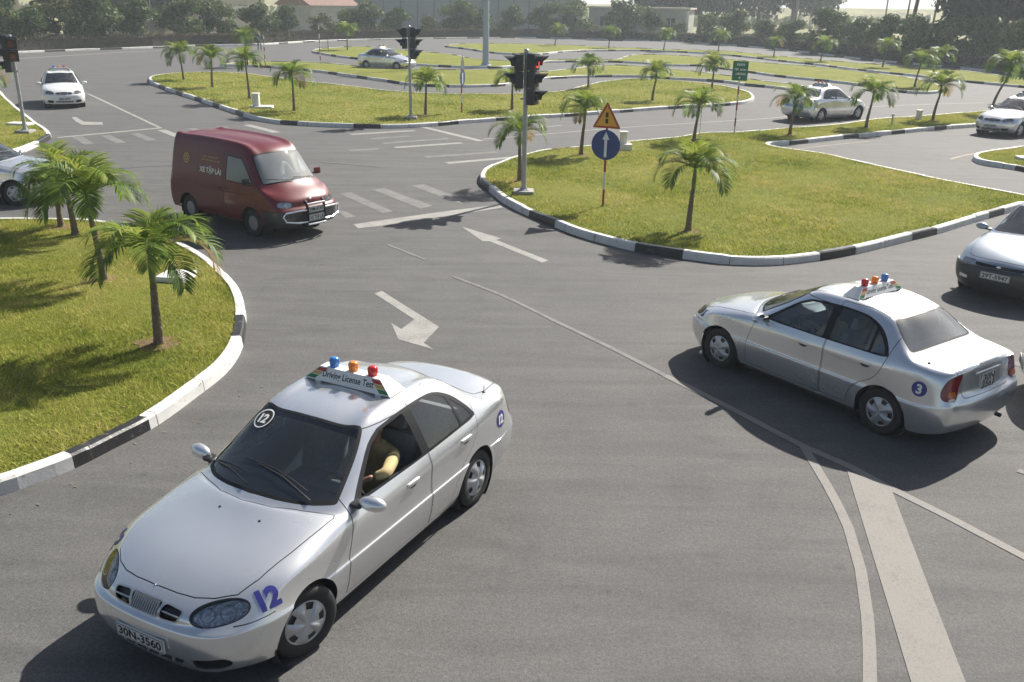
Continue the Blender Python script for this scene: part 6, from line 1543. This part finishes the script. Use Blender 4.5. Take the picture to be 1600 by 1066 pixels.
for px, py, lab in ((513, 81, 'thin dark sapling stake left of the small far palm'),):
    x, y = G(px, py, .13); b = MB(); b.tube([(x, y, .1), (x, y, 1.5)], .03, 8); tag(b.build('stake', M['wood']), lab, 'stake')
# a person far off by the banded post
x, y = G(406, 79); P = empty('person', (x, y, 0), R(-60)); tag(P, 'distant person in dark blue clothes walking by the far road', 'person')
J = [(0, 0, .95, (.15, .12)), (0, 0, 1.15, (.15, .11)), (0, 0, 1.36, (.17, .11)), (0, 0, 1.46, (.07, .06)), (0, .20, 1.38, .055), (.04, .26, 1.12, .045), (.14, .24, .92, .035), (0, -.20, 1.38, .055), (-.03, -.26, 1.12, .045), (-.02, -.25, .88, .035), (0, .09, .88, .09), (.12, .10, .50, .065), (.10, .10, .09, .045), (.22, .10, .05, .04), (0, -.09, .88, .09), (-.06, -.10, .50, .065), (-.20, -.10, .12, .045), (-.10, -.10, .05, .04)]
skin_body('clothes', J, [(0, 1), (1, 2), (2, 3), (2, 4), (4, 5), (5, 6), (2, 7), (7, 8), (8, 9), (0, 10), (10, 11), (11, 12), (12, 13), (0, 14), (14, 15), (15, 16), (16, 17)], M['blue_cloth'], P)
b = MB(); b.tube([(0, 0, 1.44), (0, 0, 1.56)], .05, 10); b.ell((.01, 0, 1.62), (.095, .078, .12)); b.ell((.10, 0, 1.61), (.02, .015, .022)); b.build('head', M['skin'], P); b = MB(); b.ell((-.015, 0, 1.65), (.10, .088, .11)); b.build('hair', M['hair'], P)

# ------------------------------------------------------------------ background buildings, poles, far bank
def at_back(px, off): p = back_at(px, off); return float(p[0]), float(p[1])
M['shed'] = plain('grey blue cladding', (.20, .235, .26), 0.7, noise=0.08, nscale=.5)
M['shed_dark'] = plain('dark cladding', (.11, .13, .145), 0.7)
M['roof_tile'] = plain('red roof tiles', (.20, .115, .09), 0.85, noise=0.2, nscale=2)
M['plaster'] = plain('cream plaster', (.55, .50, .42), 0.85, noise=0.12, nscale=1)
M['plaster_grey'] = plain('weathered wall', (.32, .33, .31), 0.9, noise=0.25, nscale=.8)
M['teal'] = plain('teal cladding', (.06, .20, .21), 0.7)
M['window_dark'] = plain('dark window', (.02, .025, .03), 0.2)
def building(name, lab, p0, p1, depth, h, wallm, roofm, roof='flat', wins=0, ribs=0, band=None, cat='building', eave=.4, z0=.0):
    a, b_ = Vector((*p0, 0)), Vector((*p1, 0)); L = (b_-a).length; ang = math.atan2(b_.y-a.y, b_.x-a.x); t = empty(name, (a.x, a.y, z0), ang); tag(t, lab, cat)
    b = MB(); b.box((L/2, depth/2, h/2), (L, depth, h)); b.build('wall', M[wallm], t, smooth=False)
    b = MB()
    if roof == 'gable': b.add([(-eave, -eave, h), (L+eave, -eave, h), (L+eave, depth+eave, h), (-eave, depth+eave, h), (-eave, depth/2, h+depth*.28), (L+eave, depth/2, h+depth*.28)], [(0, 1, 5, 4), (2, 3, 4, 5), (0, 4, 3), (1, 2, 5), (0, 3, 2, 1)])
    else: b.box((L/2, depth/2-.02, h+.1), (L+2*eave, depth+2*eave, .22))
    b.build('roof', M[roofm], t, smooth=False)
    for k in range(ribs): b = MB(); b.box((L*(k+.5)/ribs, -.06, h/2), (.16, .10, h-.02)); b.build('post', M['shed_dark'], t, smooth=False)
    for k in range(wins):
        xx = L*(k+.5)/wins; b = MB(); b.box((xx, -.03, h*.55), (1.3, .05, 1.3)); w_ = b.build('window', M['window_dark'], t, smooth=False)
        b = MB(); b.box((xx, -.07, h*.55+.68), (1.5, .06, .08)); b.box((xx, -.07, h*.55-.68), (1.5, .10, .08)); b.box((xx, -.07, h*.55), (.06, .05, 1.28)); b.build('frame', M['plaster'], w_, smooth=False)
    if band: b = MB(); b.box((L/2, -.05, h*band), (L, .08, .35)); b.build('white_band', M['concrete_white'], t, smooth=False)
    return t
building('long_shed', 'long grey blue industrial shed behind the trees in the middle', at_back(560, 42), at_back(905, 42), 22, 9.5, 'shed', 'shed_dark', ribs=14)
building('teal_shed', 'teal walled shed at the top left corner', at_back(-60, 50), at_back(42, 50), 12, 9.0, 'plaster', 'teal', eave=.6)
building('pale_house', 'pale house with a white fascia above the trees on the left', at_back(348, 30), at_back(418, 30), 7, 5.4, 'plaster', 'concrete_white', wins=3, band=.62)
building('red_roofed_house', 'house with a low red tiled roof left of the long shed', at_back(488, 34), at_back(560, 36), 7, 3.6, 'plaster_grey', 'roof_tile', 'gable', wins=2)
building('low_annex', 'low weathered building with a thin pale roof right of the shed', at_back(918, 14), at_back(1072, 14), 6, 4.0, 'plaster_grey', 'plaster', wins=3, eave=.3)
building('boundary_wall', 'sand coloured boundary wall seen between the trees on the left', at_back(150, 8), at_back(345, 9), .3, 2.1, 'plaster', 'plaster_grey', cat='wall', eave=.06)
building('boundary_wall', 'low pale wall behind the middle trees below the long shed', at_back(660, 6.5), at_back(760, 6.5), .25, 1.7, 'plaster', 'plaster_grey', cat='wall', eave=.06)
x, y = at_back(1071, 7); b = MB(); b.box((0, 0, 1.8), (.35, .35, 3.6), 0, None, .03); b.box((0, 0, 3.65), (.5, .5, .12), 0, None, .02); o = b.build('gate_pillar', M['concrete_white']); o.location = (x, y, 0); tag(o, 'pale square gate pillar at the end of the low annex', 'pillar')
def pole(px, off, h, lean, lab, arms=1, r_=.14, mt='wood'):
    x, y = at_back(px, off); t = empty('utility_pole', (x, y, 0)); tag(t, lab, 'utility pole', 'poles in the background')
    b = MB(); b.tube([(0, 0, 0), (lean, 0, h)], [r_, r_*.6], 10); b.build('pole', M[mt], t)
    for k in range(arms):
        z = h*(.52-.12*k); b = MB(); b.box((lean*z/h, -.1, z), (1.9, .10, .10)); 
        for q in (-.8, -.3, .3, .8): b.lathe([(.04, 0), (.06, .05), (.03, .12), (0, .12)], 8, 0, Matrix.Translation((lean*z/h+q, -.1, z+.05)))
        b.build('cross_arm', M[mt], t)
pole(1411, 10, 11, .9, 'thick dark utility pole against the sky on the right', 1, .22)
pole(1404, 14, 6.4, .2, 'shorter utility pole just left of the thick dark pole', 1, .12)
pole(1446, 30, 12, .3, 'slim utility pole right of the thick dark pole', 1, .13)
pole(1373, 60, 13, 0, 'faint far utility pole in the gap of sky', 1, .13)
pole(1236, 12, 10, .2, 'pale trunk like pole among the trees left of the sky gap', 0, .20, 'concrete')
pole(410, 14, 8, .1, 'dark pole beside the pale house', 0, .15)
pole(241, 14, 7, .1, 'thin pole among the trees at the upper left', 0, .07, 'galv')
# grassy bank closing the horizon
pts = []
nb = 60; bank = MB(); V = []; F = []
for i in range(nb+1):
    a = R(20+140*i/nb); 
    for k, (rr, z) in enumerate(((300, -.5), (325, 3.6), (332, 4.3), (345, 4.4), (380, -.5))):
        wv = .5*math.sin(i*1.3)+.35*math.sin(i*2.9+1)
        V.append((rr*math.cos(a), rr*math.sin(a), z+(wv*.5 if 0 < k < 4 else 0)))
for i in range(nb):
    for k in range(4): F.append((i*5+k, (i+1)*5+k, (i+1)*5+k+1, i*5+k+1))
struct(mk('hill', V, [q[::-1] for q in F], M['field'], smooth=True))
q = 9000; a = R(20)+R(140)*rng.random(q); rr = 215+85*rng.random(q); z = .3+2.4*rng.random(q)**1.4
c = np.stack([rr*np.cos(a), rr*np.sin(a), z*(0.6+.5*np.sin(a*60)*np.cos(rr*.1))], 1); d1 = rng.normal(size=(q, 3)); d1 /= np.linalg.norm(d1, axis=1)[:, None]; d2 = np.cross(d1, rng.normal(size=(q, 3))); d2 /= np.linalg.norm(d2, axis=1)[:, None]; s_ = (.5+.8*rng.random(q))[:, None]
o = mk('far_scrub', np.stack([c-d1*s_, c+d2*s_*.6, c+d1*s_, c-d2*s_*.6], 1).reshape(-1, 3), np.arange(4*q).reshape(q, 4), M['leaf_olive'], smooth=False); set_tone(o, np.repeat(np.clip(rng.normal(.5, .2, q), 0, 1), 4)); tag(o, 'far hazy scrub in front of the grassy bank', 'scrub', kind='stuff')

# ------------------------------------------------------------------ haze
hz, n_, b_ = newmat('haze'); n_.nodes.remove(b_); pv = n_.nodes.new('ShaderNodeVolumePrincipled'); pv.inputs['Color'].default_value = (.80, .88, .95, 1)
pv.inputs['Density'].default_value = HAZE_DENSITY; pv.inputs['Anisotropy'].default_value = 0.25
n_.links.new(pv.outputs[0], n_.nodes['Material Output'].inputs['Volume'])
b = MB(); b.box((0, 350, 14.5), (3400, 2700, 31)); o = b.build('haze', hz, smooth=False); tag(o, kind='stuff')
